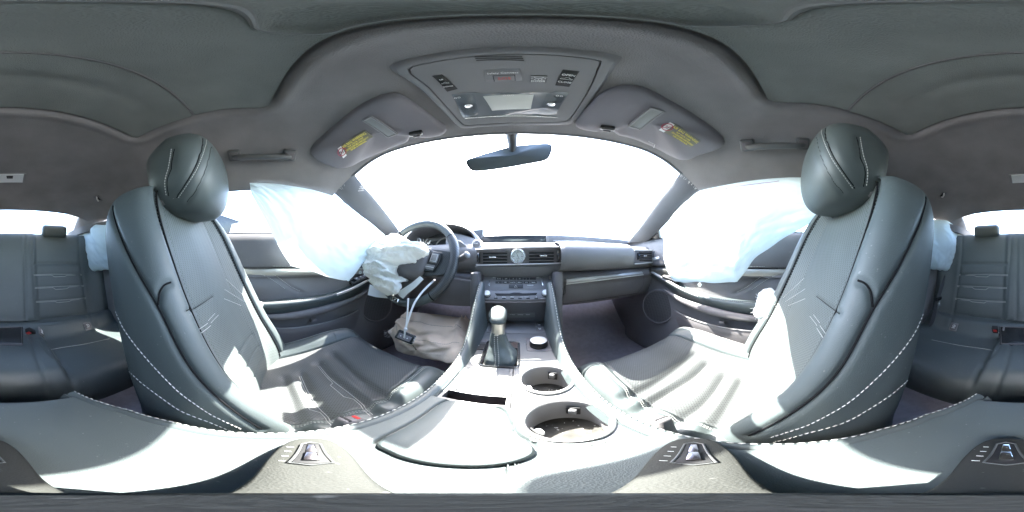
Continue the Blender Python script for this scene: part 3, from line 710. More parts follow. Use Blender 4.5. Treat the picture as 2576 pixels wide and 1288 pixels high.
    # cushion
    CU = [(0, 0), (.08, .0), (.13, .006), (.156, .014), (.178, .036), (.200, .046), (.222, .036), (.238, .008), (.244, -.05), (.240, -.16)]
    ZT = [(-.08, -.41), (.02, -.412), (.1, -.405), (.2, -.388), (.3, -.362), (.36, -.347), (.385, -.348), (.405, -.360), (.418, -.385)]
    BH = [(-.08, .55), (.0, .85), (.1, 1.05), (.25, 1.15), (.34, .8), (.39, .45), (.42, .3)]
    ys = list(np.linspace(-.08, .36, 130)) + list(np.linspace(.3628, .42, 30)); rows = []
    for y in ys:
        zt = sinterp(y, ZT); b = sinterp(y, BH); wv = sinterp(y, [(-.08, .80), (.02, .9), (.12, .99), (.25, 1.0), (.36, .97), (.42, .93)])
        half = [(dx * wv, (dz * b if dz > 0 else dz)) for dx, dz in CU]
        full = [(-x, z) for x, z in reversed(half[1:])] + half
        rows.append([Vector((XS + q[0], y - .004 * (q[0] / .2) ** 2 * (y > .3), zt + q[1] + .005 * math.sin(min(1, abs(q[0]) / .15) * math.pi / 2) * 0)) for q in crom(full, 9)])
    last = rows[-1]
    for dy, dz in ((.004, -.03), (.002, -.08), (-.01, -.16)): rows.append([p + Vector((0, dy, dz)) for p in last])
    m = M(); m.grid(rows); cb = m.bvh(); nc2 = len(rows[0]); nr2 = len(rows)
    G1 = follow(cb, [(1571, 1001), (1600, 990), (1638, 972), (1690, 937), (1748, 891)], 30); G2 = follow(cb, [(1613, 1034), (1690, 985), (1745, 950), (1780, 917)], 30)
    G3 = follow(cb, [(1698, 1069), (1735, 1046), (1768, 1022), (1800, 985), (1825, 945)], 30); G4 = follow(cb, [(1788, 1094), (1815, 1055), (1838, 1014), (1868, 958)], 30)
    i3, i3m = 9 * 9 + 3 * 9, 9 * 9 - 3 * 9
    SA, SB = [rows[i][i3] for i in range(nr2)], [rows[i][i3m] for i in range(nr2)]
    m.groove([SA, SB], .0036, .005); m.groove([G1, G2, G3, G4], .015, .010); m.groove([G1, G4], .0034, .005)
    cb2 = m.bvh()
    def cpiece(name, a, b, mat, parent): q = M(); q.grid([[m.v[i * nc2 + j] for j in range(a, b + 1)] for i in range(nr2)]); return obj(name, q, mat, parent, sharp=75)
    cu = cpiece('cushion', i3m, i3, PERF_H, seat); cpiece('bolster', 0, i3m, LEATHER2, cu); cpiece('bolster', i3, nc2 - 1, LEATHER2, cu)
    mm = M()
    for L in (G2, G3):
        for side in (0, 1):
            q = []
            for k, p in enumerate(L):
                u = k / (len(L) - 1); oo = .0022 if side == 0 else -.0030 - .014 * sstep(.36, .40, u) * sstep(.70, .66, u)
                h_ = cb2.ray_cast(Vector((p.x, p.y + oo, .2)), Vector((0, 0, -1))); 
                if h_[0] is not None: q.append(h_[0] + Vector((0, 0, .0006)))
            for a_, b_2 in zip(q, q[1:]): mm.tube([a_, b_2], .0006, 4)
    for col, o in ((i3 + 21, 0), (i3 + 24, 0), (i3m - 9, 0), (i3m - 12, 0)):
        q = [Vector(m.v[i * nc2 + col]) for i in range(14, 154)]; q = [p + Vector((0, 0, .0006)) for p in q]; stitches(q, .0055, .004, .0006, mm)
    obj('thread', mm, STITCH, cu, kind='stuff')
    m = M(); m.box((XS, .16, -.52), (.40, .42, .10), bev=.02); obj('seat_base', m, PLASTIC, seat)
    for dx in (-.17, .17):
        m = M(); m.box((XS + dx, .14, -.575), (.04, .55, .03), bev=.004); obj('seat_rail', m, DARK, seat)
    return b1, cb2
SEAT_B, SEAT_C = build_seat('black leather front passenger seat with sunlight across its cushion')
# seat belt buckle beside the cushion
def buckle(label, btn):
    bk = thing('belt_buckle', label, 'belt buckle', (.145, .13, -.36), 'front belt buckles')
    rot = Matrix.Rotation(R(-24), 3, 'X') @ Matrix.Rotation(R(14), 3, 'Y')
    c = Vector((.143, .122, -.325)); m = M(); m.box(c, (.024, .034, .05), rot, .006, 3); obj('buckle_body', m, PLASTIC, bk)
    m = M(); m.box(c + rot @ Vector((0, .008, .025)), (.013, .006, .003), rot, .001); obj('release_button', m, btn, bk)
    m = M(); m.box(c + rot @ Vector((0, -.008, .0245)), (.020, .004, .003), rot); obj('tongue_slot', m, DARK, bk)
    m = M(); m.tube([c + rot @ Vector((0, 0, -.02)), c + Vector((0, -.03, -.09)), c + Vector((.0, -.05, -.16))], .012, 8, flat=.35); obj('stalk', m, BELT, bk)
buckle('belt buckle between the console cup holders and passenger cushion', GREYP)
XFL = lambda v: Vector((2 * CXO - v[0], v[1] - .028, v[2] - .008))
XF[0] = XFL
build_seat('black leather driver seat mostly in shade beside the steering wheel')
buckle('belt buckle between the console lid and driver cushion', RED)
XF[0] = None
# ---------------------------------------------------------------- rear bench
rs = thing('rear_bench', 'black leather rear bench with stitched backrests and a centre tray', 'rear seat', (CXO, -.8, -.59))
PR = spline([(0, -1.13, .10), (0, -1.105, .142), (0, -1.075, .15), (0, -1.045, .13), (0, -1.01, .02), (0, -.97, -.15), (0, -.93, -.31), (0, -.915, -.375), (0, -.90, -.387), (0, -.865, -.392), (0, -.83, -.425), (0, -.80, -.452), (0, -.76, -.456), (0, -.6, -.438), (0, -.48, -.446), (0, -.43, -.475), (0, -.41, -.53), (0, -.41, -.60)], 150)
def hump(x): return sstep(.175, .150, abs(x - CXO))
m = M(); rows = []
for p in PR:
    row = []
    for i in range(161):
        x = CXO + .625 * sym(i, 160); ax = abs(x - CXO); y, z = p.y, p.z
        back = z > -.38 and p.y < -.86
        h = hump(x)
        if not back: z += .035 * h * sstep(-.86, -.80, p.y) * sstep(-.62, -.5, z); y -= .02 * h * sstep(-.5, -.43, p.y)
        if back: y += .018 * h - .02 * math.exp(-((ax - .38) / .12) ** 2) * sstep(-.38, -.3, z) * sstep(.12, 0, z) * -0
        y += (.03 * sstep(.5, .6, ax)) if back else 0
        z += (.02 * sstep(.5, .6, ax)) if not back else 0
        row.append((x, y, z))
    rows.append(row)
m.grid(rows); rb = m.bvh()
def mir(L): return [Vector((2 * CXO - p.x, p.y, p.z)) for p in L if p is not None]
def rl(px, n=30): return follow(rb, px, n)
GR = [rl([(62, 590), (62, 650), (64, 720), (65, 803)]), rl([(76, 590), (80, 650), (85, 700), (92, 803)]), rl([(92, 803), (150, 797), (222, 789)]), rl([(82, 663), (140, 663), (200, 664)]),
      rl([(198, 590), (200, 640), (210, 720), (222, 789), (232, 820)]), rl([(75, 850), (90, 890), (100, 917), (118, 955), (130, 993)]), rl([(100, 852), (122, 882), (160, 922), (180, 955), (190, 992)]), rl([(64, 808), (92, 803)])]
m.groove(GR + [mir(g) for g in GR], .007, .007)
ST = [rl([(85, 692), (129, 690)]) , rl([(87, 723), (133, 721)]), rl([(90, 758), (138, 755)])]
SL = []
for px in ([(85, 691), (129, 689.5), (137, 695), (163, 694), (169, 690), (205, 690)], [(87.5, 723), (133, 721), (140, 727), (168, 725), (174, 719.5), (211, 718)], [(90, 758), (138, 755.5), (144, 760), (174, 757), (180, 752.5), (216, 749)]):
    a = [px[0], px[1], px[4], px[5]]; SL.append(px)
    g = rl(a); m.groove([g, mir(g)], .006, .004)
rb = m.bvh(); nR, nCc = len(rows), 161
ib = next(i for i, p in enumerate(PR) if p.z < -.387)
def rp(name, r0, r1, mat): q = M(); q.grid([[m.v[i * nCc + j] for j in range(nCc)] for i in range(r0, r1 + 1)]); return obj(name, q, mat, rs, sharp=70)
bk = rp('backrest', 0, ib, LEATHER); cu = rp('cushion', ib, nR - 1, LEATHER)
mm = M()
for px in SL:
    for dv in (0, 2.6):
        q = on(rb, [(u, v + (dv if k in (0, 1, 4, 5) else dv * .6)) for k, (u, v) in enumerate(px)], .0012)
        if dv == 0: q = on(rb, [px[0], px[1], px[4], px[5]], .0012)
        for L in (q, mir(q)):
            for a, b in zip(L, L[1:]): mm.tube([a, b], .0011, 4)
obj('thread', mm, STITCH, bk, kind='stuff')
mm = M()
for px in ([(122, 881), (160, 874), (212, 866), (277, 852)],):
    q = follow(rb, px, 20, .001); mm.tube(q, .001, 4); mm.tube(mir(q), .001, 4)
obj('thread', mm, STITCH, cu, kind='stuff')
for sx in (0, 1):                            # headrests
    c = P(136, 582, y=-1.055); c = c if not sx else Vector((2 * CXO - c.x, c.y, c.z)); q = M(); q.box(c, (.172, .075, .085), Matrix.Rotation(R(-14), 3, 'X'), .026, 4); h = obj('headrest', q, LEATHER2, rs)
    q = M(); q.tube([c + Vector((dx_ * .079, .036, dz_ * .03)) for dx_, dz_ in ((-1, -1), (-1, 1), (1, 1))], .0012, 4); obj('piping', q, GREYP, h)
# child-seat anchor covers with pictogram, red belt buckles, centre tray
for k, (u, v, s) in enumerate(((102, 836, 25), (220, 821, 22))):
    for sx in (0, 1):
        o, n = castn(u, v, rb, .002); X = Vector((1, 0, 0)); X = (X - n * n.dot(X)).normalized(); Y = n.cross(X) if n.cross(X).z > 0 else -n.cross(X)
        F = (lambda p: Vector((2 * CXO - p.x, p.y, p.z))) if sx else (lambda p: p)
        XF[0] = F if sx else None
        w_ = .048 * (1 if k == 0 else .98)
        q = M(); q.prism(rect(o + n * .004, X, Y, w_, w_ * 1.12, .005), n * -.008, .001); a = obj('anchor_cover', q, GREYP, bk)
        q = M(); q.prism(rect(o + n * .0055, X, Y, w_ * .74, w_ * .82, .003), n * -.004, .001); obj('cover_flap', q, PLASTIC, a)
        XF[0] = None
        oo = F(o + n * .0062 + Y * w_ * .08); q = M(); q.tube([oo + X * (.009 * math.cos(t)) + Y * (.008 * math.sin(t)) for t in np.linspace(.3, 5.2, 12)], .0016, 5)
        q.tube([oo + X * -.004 + Y * .004, oo + Y * -.002, oo + X * .005 + Y * -.004], .0018, 5); obj('child_seat_symbol', q, WHITE, a)
        lettering('ISOFIX', .0075, oo - Y * w_ * .27, X, Y, WHITE, a)
for (u, v), lab in (((76, 836), 'tilted red button belt buckle left of the rear centre tray'), ((2505, 832), 'upright red button belt buckle right of the rear centre tray')):
    o, n = castn(u, v, rb, .0); bk_ = thing('rear_buckle', lab, 'belt buckle', tuple(o), 'rear belt buckles'); X = Vector((1, 0, 0))
    rot = Matrix.Rotation(R(-35), 3, 'X') @ Matrix.Rotation(R(40 if u < 1000 else 0), 3, 'Y')
    q = M(); q.box(o + Vector((0, .012, .012)), (.030, .024, .055), rot, .005, 3); obj('buckle_body', q, DARK, bk_)
    q = M(); q.box(o + Vector((0, .012, .012)) + rot @ Vector((.006 if u < 1000 else -.002, .0105, .010)), (.020, .008, .024), rot, .002); obj('release_button', q, RED, bk_)
o, n = castn(5, 846, rb, .003); q = M(); tr = [cast(u, v, rb, .004) for u, v in ((-62, 822), (57, 823), (58, 869), (-60, 868))]; q.prism(tr, n * -.006, .001); t_ = obj('centre_tray', q, GLOSS, rs)
q = M(); tc_ = sum(tr, Vector()) / 4; q.tube([p.lerp(tc_, .06) + n * .002 for p in tr], .0025, 6, closed=True); obj('tray_rim', q, PLASTIC, t_)
# rear belts
for px, lab in (([(203, 688), (212, 720), (226, 760), (238, 800), (246, 826)], 'rear seat belt with tongue hanging behind the driver seat'), ([(2396, 690), (2384, 720), (2372, 760), (2362, 800), (2356, 822)], 'rear seat belt with tongue hanging behind the passenger seat')):
    sgn = -1 if px[0][0] < 1000 else 1
    pts = [P(u + sgn * -18, v, x=sgn * .575 + CXO) for u, v in px]; bt = thing('rear_belt', lab, 'seat belt', tuple(pts[-1]), 'rear seat belts')
    L = spline(pts, 24); m_ = M(); m_.grid([[p + Vector((-sgn * (.01 + .0), dy, 0)) for dy in (-.024, -.012, .0, .012, .024)] for p in L]); obj('webbing', m_, BELT, bt)
    c = L[12]; m_ = M(); m_.box(c + Vector((-sgn * .018, 0, .012)), (.008, .062, .022), bev=.003); obj('tongue_guide', m_, DARK, bt)
    m_ = M(); m_.tube(rect(c + Vector((-sgn * .02, 0, -.022)), (0, 1, 0), (0, 0, 1), .022, .030, .004), .0028, 6, closed=True); obj('tongue', m_, CHROME, bt)

# ---------------------------------------------------------------- centre console
cc = thing('center_console', 'leather edged centre console with two cup holders and armrest', 'console', (CXO, .2, -.59))
def ce(y): return interp(y, [(-.26, .100), (-.23, .108), (-.16, .135), (-.1, .144), (.0, .143), (.08, .138), (.2, .130), (.4, .125), (.55, .125)])
def cz(y): return sinterp(y, [(-.28, -.312), (-.2, -.303), (0, -.298), (.1, -.295), (.2, -.292), (.3, -.288), (.42, -.284), (.50, -.273), (.6, -.262)])
CUPS = [(.052, .302, .0455), (.055, .178, .0465)]
# tunnel sides and the leather edge rolls
for sx in (1, -1):
    m = M(); rows = []
    for k in range(70):
        y = -.255 + .82 * k / 69; e = ce(y); zt = cz(y) + sinterp(y, [(.1, 0), (.28, .006), (.36, .018), (.43, .055), (.5, .125), (.56, .17)]); wd = .016
        rows.append([Vector((CXO + sx * (e + dx), y, z)) for dx, z in ((-wd - .012, cz(y) - .01), (-wd - .004, (cz(y) + zt) / 2 + .002), (-wd, zt - .003), (-wd * .6, zt + .003), (-wd * .2, zt + .004), (0, zt + .001), (.006, zt - .008), (.010, zt - .03), (.012, zt - .09), (.01, -.60))])
    m.grid(rows); obj('side_roll', m, LEATHER2, cc, sharp=70)
    mm = M(); L = [r[4] + Vector((sx * .002, 0, .0006)) for r in rows]; stitches(L, .0095, .0066, .0011, mm, 5); obj('thread', mm, STITCH, cc, kind='stuff')
# top plate with cup-holder openings, tray slot, shifter well
def top_mesh():
    m = M(); rows = []; ny, nx = 150, 90
    ys = np.linspace(.10, .62, ny)
    V = []; keep = []
    for y in ys:
        e = ce(y) - .020
        V.append([Vector((CXO + e * sym(i, nx - 1), y, cz(y))) for i in range(nx)])
    f = []
    for i in range(ny - 1):
        for j in range(nx - 1):
            c = (V[i][j] + V[i + 1][j + 1]) / 2
            if any(math.hypot(c.x - a, c.y - b) < r + .0048 for a, b, r in CUPS): continue
            if -.094 < c.x < .004 and .352 < c.y < .472 - .0 and abs(c.x + .045) < .042: continue
            if -.113 < c.x < -.018 and .2235 < c.y < .246: continue
            f.append((i * nx + j, i * nx + j + 1, (i + 1) * nx + j + 1, (i + 1) * nx + j))
    m.add([p for r in V for p in r], f); return m
TOPM = mk('console_top_plastic', (.13, .132, .134), .34, bump=(900, .1), var=.08, dust=.35)
m = top_mesh(); obj('top_plate', m, TOPM, cc)
TB = M().grid([[Vector((x, y, cz(y))) for x in (-.2, .2)] for y in np.linspace(-.3, .62, 60)]).bvh()
for a, b, r in CUPS:
    z = cz(b); ch = obj('cup_holder', M().lathe((a, b, z), (0, 0, 1), [(r - .006, -.062), (r - .003, -.058), (r - .001, -.03), (r + .0005, -.002), (r + .002, .002), (r + .005, .0035), (r + .008, .0015), (r + .0085, -.002)], 56, cap=False), GREYP, cc)
    m = M(); m.lathe((a, b, z - .0615), (0, 0, 1), [(.001, 0), (r * .5, 0), (r - .004, 0), (r - .002, .003)], 40); obj('base_mat', m, mk('cup_dust_mat', (.05, .048, .043), .9, var=.5, vscale=40, dust=.6), ch)
    m = M(); m.lathe((a, b, z), (0, 0, 1), [(r + .003, .0022), (r + .0045, .0048), (r + .0075, .0042), (r + .009, .0012)], 56, cap=False); obj('rim', m, SATIN, ch)
    for ang in (62, 200):
        q = R(ang); d = Vector((math.cos(q), math.sin(q), 0)); c = Vector((a, b, z - .024)) + d * (r - .005); rot = Matrix((Vector((-d.y, d.x, 0)), -d, Vector((0, 0, 1)))).transposed()
        m = M(); m.box(c, (.020, .003, .026), rot, .001); g = obj('grip_tab', m, DARK, ch); m = M(); m.box(c - d * .005 + Vector((0, 0, .003)), (.012, .009, .015), rot, .003, 3); obj('grip_finger', m, mk('grip_rubber', (.14, .14, .14), .5) if ang == 62 else WHITE, ch)
    m = M()
    for k in range(14):
        q = random.random() * 6.28; rr = random.random() ** .5 * (r - .008); p = Vector((a + rr * math.cos(q), b + rr * math.sin(q), z - .058)); m.box(p, (random.uniform(.001, .003), random.uniform(.001, .002), .001), Matrix.Rotation(q, 3, 'Z'))
    obj('crumbs', m, STITCH, ch, kind='stuff')
# raised surround plates, tray cover with slot
m = M(); m.prism([(-.104, .250, cz(.25) + .003), (-.022, .250, cz(.25) + .003), (-.018, .343, cz(.343) + .003), (-.100, .343, cz(.343) + .003)], (0, 0, -.006), .0015); obj('tray_cover', m, TOPM, cc)
m = M(); m.grid([[(x, y, z) for x, y in ((-.114, .2225), (-.017, .2225), (-.017, .247), (-.114, .247))] for z in (cz(.235) - .001, cz(.235) - .035)], cv=True, cap1=True); obj('tray_slot', m, mk('slot_lining', (.05, .045, .05), .8), cc)
m = M(); m.tube([(-.0115, y, cz(y) + .001) for y in np.linspace(.215, .36, 12)], .0012, 5); obj('panel_seam', m, DARK, cc)
# console front panel: heater switches, drive mode dial, boot well, small buttons
def cpt(u, v, off=0): return cast(u, v, TB, off)
def cprism(name, px, h, mat, bev=.001, parent=cc, up=.0): q = [cpt(u, v, h + up) for u, v in px]; m = M(); m.prism(q, (0, 0, -h - .003), bev); return obj(name, m, mat, parent)
cprism('switch_panel', [(1230, 813), (1366, 813), (1377, 836.5), (1224, 836.5)], .002, GREYP)
for px in (((1349, 815), (1362, 815), (1364, 823), (1349, 823)), ((1349, 824.5), (1365, 824.5), (1367, 834), (1349, 834)), ((1236, 815), (1248, 815), (1247, 823), (1234, 823)), ((1233, 824.5), (1247, 824.5), (1246, 834), (1231, 834))):
    b = cprism('heater_button', px, .0045, PLASTIC); c = sum((cpt(u, v, .0046) for u, v in px), Vector()) / 4
    m = M(); m.tube([c + Vector(p) for p in ((-.004, .006, .0003), (-.003, -.001, .0003), (.004, -.001, .0003))], .0011, 5); m.tube([c + Vector((-.003, -.005, .0003)), c + Vector((.004, -.005, .0003))], .0008, 5); obj('heated_seat_symbol', m, WHITE, b)
m = M()
for u0, u1 in ((1368, 1371), (1374, 1372), (1229, 1227)):
    for k in range(6): m.box(cpt(u0 + (k * .9 if u0 > 1300 else -k * .6), 816 + k * 3.1, .003), (.003, .0016, .001))
obj('indicator_lamp', m, WHITE, cc, kind='stuff')
cprism('dial_panel', [(1323, 851), (1378, 851), (1392, 883), (1326, 883)], .0015, PLASTIC)
c = cpt(1355, 868, 0); dial = obj('drive_mode_dial', M().lathe(c, (0, 0, 1), [(.026, 0), (.026, .006), (.0245, .006), (.0245, .018), (.023, .0195)], 40), DARK, cc)
m = M(); m.lathe(c, (0, 0, 1), [(.0242, .012), (.0242, .019), (.0225, .0205), (.02, .0208), (.008, .0206), (.001, .0206)], 40); obj('dial_cap', m, SATIN, dial)
lettering('SPORT', .006, c + Vector((.033, .012, .002)), (.7, -.7, 0), (.7, .7, 0), WHITE, cc); lettering('ECO', .006, c + Vector((-.033, .012, .002)), (.7, .7, 0), (-.7, .7, 0), WHITE, cc); lettering('NORMAL', .005, c + Vector((0, .034, .002)), (1, 0, 0), (0, 1, 0), WHITE, cc)
cprism('blank_button', [(1212, 855), (1227, 855), (1225, 863), (1208, 863)], .003, PLASTIC); cprism('trim_button', [(1202, 866), (1228, 866), (1223, 880), (1196, 880)], .003, DARK)
for k in range(4): lettering('PRND'[k], .007, cpt(1204 + k * 6.5, 872, .0045), (1, 0, 0), (0, 1, 0), WHITE, cc) if k in (0,) else None
# shifter well frame and gate
W0 = Vector((-.045, .41, cz(.41)))
m = M(); m.tube([Vector((p.x, p.y, cz(p.y) + .0015)) for p in rect((-.045, .412, 0), (1, 0, 0), (0, 1, 0), .090, .125, .012, 5)], .003, 8, closed=True); obj('shifter_frame', m, GLOSS, cc)
m = M(); m.box((-.045, .412, cz(.41) - .02), (.084, .118, .012)); obj('shifter_gate', m, DARK, cc)
lettering('P', .008, (.0, .448, cz(.44) - .0135), (1, 0, 0), (0, 1, 0), WHITE, cc); lettering('R', .008, (.0, .430, cz(.44) - .0135), (1, 0, 0), (0, 1, 0), WHITE, cc)
sh = thing('gear_shifter', 'leather topped gear shifter with silver neck and stitched boot', 'gear lever', (-.047, .41, -.29))
def sec(c, rx, ry, n=28, e=.75): return [Vector(c) + Vector((rx * math.copysign(abs(math.cos(t)) ** e, math.cos(t)), ry * math.copysign(abs(math.sin(t)) ** e, math.sin(t)), 0)) for t in (2 * math.pi * k / n for k in range(n))]
m = M(); rows = []
for k, (x, y, z, rx, ry) in enumerate(((-.044, .412, -.294, .042, .056), (-.044, .412, -.280, .038, .05), (-.046, .414, -.266, .031, .04), (-.050, .417, -.250, .024, .029), (-.053, .419, -.232, .021, .023), (-.054, .420, -.216, .0188, .0195), (-.054, .420, -.210, .0176, .018))):
    s = sec((x, y, z), rx, ry, 40); c = Vector((x, y, z)); rows.append([c + (p - c) * (1 + .09 * math.sin(5 * i * 2 * math.pi / 40 + k * 1.3) * math.sin(math.pi * k / 6)) for i, p in enumerate(s)])
rows2 = []
for a, b in zip(rows, rows[1:]):
    for t in (0, .25, .5, .75): rows2.append([p.lerp(q, t) for p, q in zip(a, b)])
rows2.append(rows[-1])
m.grid(rows2, cv=True); boot = obj('boot', m, LEATHER, sh)
mm = M()
for o in (-.004, .004): stitches([r[30].lerp(r[29], .5) + Vector((o, -.0012, .0004)) for r in rows2], .006, .004, .0009, mm)
obj('thread', mm, STITCH, boot, kind='stuff')
SD = Vector((.007, 0, -.016))
m = M(); m.grid([sec(Vector(c) + SD * (.2 + .8 * (c[2] + .213) / .06), a, b) for c, a, b in (((-.055, .420, -.213), .0180, .019), ((-.056, .421, -.195), .0172, .018), ((-.058, .422, -.175), .0182, .0195), ((-.060, .421, -.157), .0198, .0215))], cv=True); obj('neck', m, mk('warm_satin_metal', (.42, .40, .36), .3, metal=.8), sh)
m = M(); rows = []
for c, a, b, tl in (((-.0600, .421, -.163), .0198, .0215, .1), ((-.0605, .420, -.155), .0218, .0245, .25), ((-.061, .419, -.147), .0226, .027, .4), ((-.062, .420, -.140), .0215, .026, .5), ((-.062, .421, -.1365), .0175, .021, .52), ((-.062, .421, -.135), .010, .013, .52)):
    q = sec(Vector(c) + SD, a, b); rows.append([p + Vector((0, 0, (p.y - .42) * tl)) for p in q])
m.grid(rows, cv=True, cap1=True); obj('knob', m, LEATHER, sh)
for s in (-1, 1):
    m = M(); rows = []
    for k in range(9):
        t = k / 8; z = -.146 - .045 * t; rows.append([Vector((-.053 + s * (.0205 + .003 * math.sin(math.pi * (1 - t * .6)) - .006 * t * t), .421 + dy * (1 - .75 * t), z)) for dy in (-.027, -.014, 0, .014, .027)])
    m.grid(rows); obj('knob_grip', m, PERF_V, sh)
# rear armrest cover and lid
def yfr(x):
    if x < -.006: return .215 - .012 * sstep(-.02, -.006, x)
    y = .178 - math.sqrt(max(0, .0585 ** 2 - (x - .0555) ** 2)) if x < .0555 else .1195
    return min(.203, y) - .03 * max(0, x - .07) / .05
m = M(); rows = []
for k in range(220):
    t = k / 219; row = []
    for i in range(141):
        s = sym(i, 140); x0 = s
        yfront = yfr(CXO + .118 * s)
        y = -.258 + .012 * s * s + (yfront + .258 - .012 * s * s) * t
        e = ce(y) - .014; z = cz(y) + .003 + .004 * (1 - s * s) - .03 * sstep(-.235, -.262, y)
        row.append((CXO + e * s, y, z))
    rows.append(row)
m.grid(rows); ab = m.bvh()
lid = [(-.100, .210), (-.05, .211), (-.022, .206), (-.010, .172), (-.002, .148), (.010, .128), (.010, .104), (-.012, .082), (-.045, .074), (-.080, .077), (-.103, .088), (-.107, .15)]
def alift(x, y, off): h = ab.ray_cast(Vector((x, y, 0)), Vector((0, 0, -1)))[0]; return (h if h is not None else Vector((x, y, cz(y)))) + Vector((0, 0, off))
ll = [alift(p.x, p.y, 0) for p in spline([(a, b, 0) for a, b in lid], 80, closed=True)]
m.groove([ll + [ll[0]]], .0035, .006); obj('armrest_cover', m, LEATHER, cc, sharp=70)
lc = sum(ll, Vector()) / len(ll)
def lz(p, dz): k = alift(p.x, p.y, dz); return k
q = M(); q.grid([[lz(p.lerp(lc, f), dz) for p in ll] for f, dz in ((.015, -.004), (.02, .001), (.04, .004), (.08, .0052), (.3, .006), (.6, .0065), (.95, .0065))], cv=True, cap1=True); obj('armrest_lid', q, LEATHER, cc)
mm = M(); stitches([alift(x, y, .001) for x, y in [(x, yfr(x) - .0055) for x in (.010, .0125, .016, .02, .03, .042, .055, .068, .08, .092, .102)]], .0105, .0075, .0012, mm, 5); obj('thread', mm, STITCH, cc, kind='stuff')
m = M(); m.box((CXO, -.08, -.46), (.22, .34, .26)); m.box((CXO, .36, -.51), (.22, .52, .16)); obj('tunnel', m, CARPET, cc)
m = M(); rows = [[(CXO + s * .1, -.262, -.33), (CXO + s * .105, -.268, -.42), (CXO + s * .105, -.25, -.60)] for s in np.linspace(-1, 1, 9)]; m.grid(rows); obj('rear_face', m, PLASTIC, cc)

# ---------------------------------------------------------------- camera tripod standing on the armrest
tp = thing('camera_tripod', 'small black tripod with three slider legs standing on the armrest', 'tripod', (0, 0, -.295))
LEGM = mk('tripod_plastic', (.034, .035, .032), .75, spec=.2, bump=(900, .2), var=.1, dust=.2)
m = M(); m.lathe((0, 0, 0), (0, 0, 1), [(.009, -.088), (.0105, -.09), (.0125, -.20), (.015, -.205), (.015, -.245), (.026, -.252), (.030, -.262), (.030, -.275), (.026, -.278)], 32); obj('pole', m, LEGM, tp)
for U in (783, 1745, 2531):
    a = R((U / 2576 - .5) * 360 - YAW); D = Vector((math.sin(a), math.cos(a), 0)); Q = Vector((math.cos(a), -math.sin(a), 0))
    def lp(r, s, h=0): return D * r + Q * s + Vector((0, 0, -.262 - (r - .03) * .17 + h))
    out = [(.022, -.014), (.045, -.019), (.08, -.024), (.105, -.024), (.123, -.020), (.134, -.013), (.138, 0)]; out = out + [(r, -s) for r, s in reversed(out[:-1])]
    L = spline([(r, s, 0) for r, s in out], 48)
    m = M(); ring = [lp(p.x, p.y) for p in L]; c0 = lp(.085, 0)
    m.grid([[p.lerp(c0, f) + Vector((0, 0, h)) for p in ring] for f, h in ((.02, -.014), (0, -.010), (0, -.003), (.03, 0), (.08, .001), (.5, .0025), (.95, .003))], cv=True, cap0=True, cap1=True); lg = obj('leg', m, LEGM, tp)
    m = M(); m.prism([lp(r, s * .72, .004) for r, s in ((.084, -.0145), (.1, -.0115), (.120, -.0085), (.123, 0), (.120, .0085), (.1, .0115), (.084, .0145), (.081, 0))], (0, 0, -.002), .0006); obj('slot', m, DARK, lg)
    m = M(); m.tube([lp(r, s * .72, .0045) for r, s in ((.083, -.016), (.1, -.0125), (.121, -.0095), (.125, 0), (.121, .0095), (.1, .0125), (.083, .016), (.079, 0))], .0010, 6, closed=True); obj('slot_rim', m, HANDLE, lg)
    m = M(); m.prism([lp(r, s * .72, .0075) for r, s in ((.088, -.0062), (.104, -.0052), (.104, .0052), (.088, .0062))], (0, 0, -.005), .001); m.prism([lp(r, s * .72, .006) for r, s in ((.1042, -.0050), (.120, -.0040), (.120, .0040), (.1042, .0050))], (0, 0, -.004), .001); obj('slider', m, mk('dark_chrome', (.30, .27, .29), .25, metal=1) if U != 2531 else BRIGHT, lg)
    for k in range(4):
        r = .086 + .0095 * k; m = M(); m.tube([lp(r, -.0140 + .0006 * k, .0030), lp(r, -.0185 + .0008 * k, .0027)] if U != 783 else [lp(r, -.0140 + .0006 * k, .0030), lp(r, -.0175, .0026)], .0004, 4); obj('tick_mark', m, WHITE, lg)
# ---------------------------------------------------------------- dashboard
ds = thing('dashboard', 'black dashboard with round clock between silver framed vents', 'dashboard', (CXO, .8, -.3))
DP = [(1.10, .07), (1.0, .098), (.87, .114), (.85, .108), (.845, .062), (.80, .058), (.70, .058), (.655, .05), (.628, .03), (.618, .0), (.62, -.03), (.635, -.055), (.655, -.066)]
m = M(); prof = spline([(0, a, b) for a, b in DP], 90); rows = []
for i in range(121):
    s = sym(i, 120); x = CXO + .69 * s; row = []
    for p in prof:
        y, z = p.y - .10 * s * s * (p.y > .8) * (p.y - .8) / .3, p.z - .012 * abs(s) ** 2 * (p.z > .05)
        row.append((x, y, z))
    rows.append(row)
m.grid(rows); dash = obj('upper_dash', m, SOFT, ds, sharp=60); DB = m.bvh()
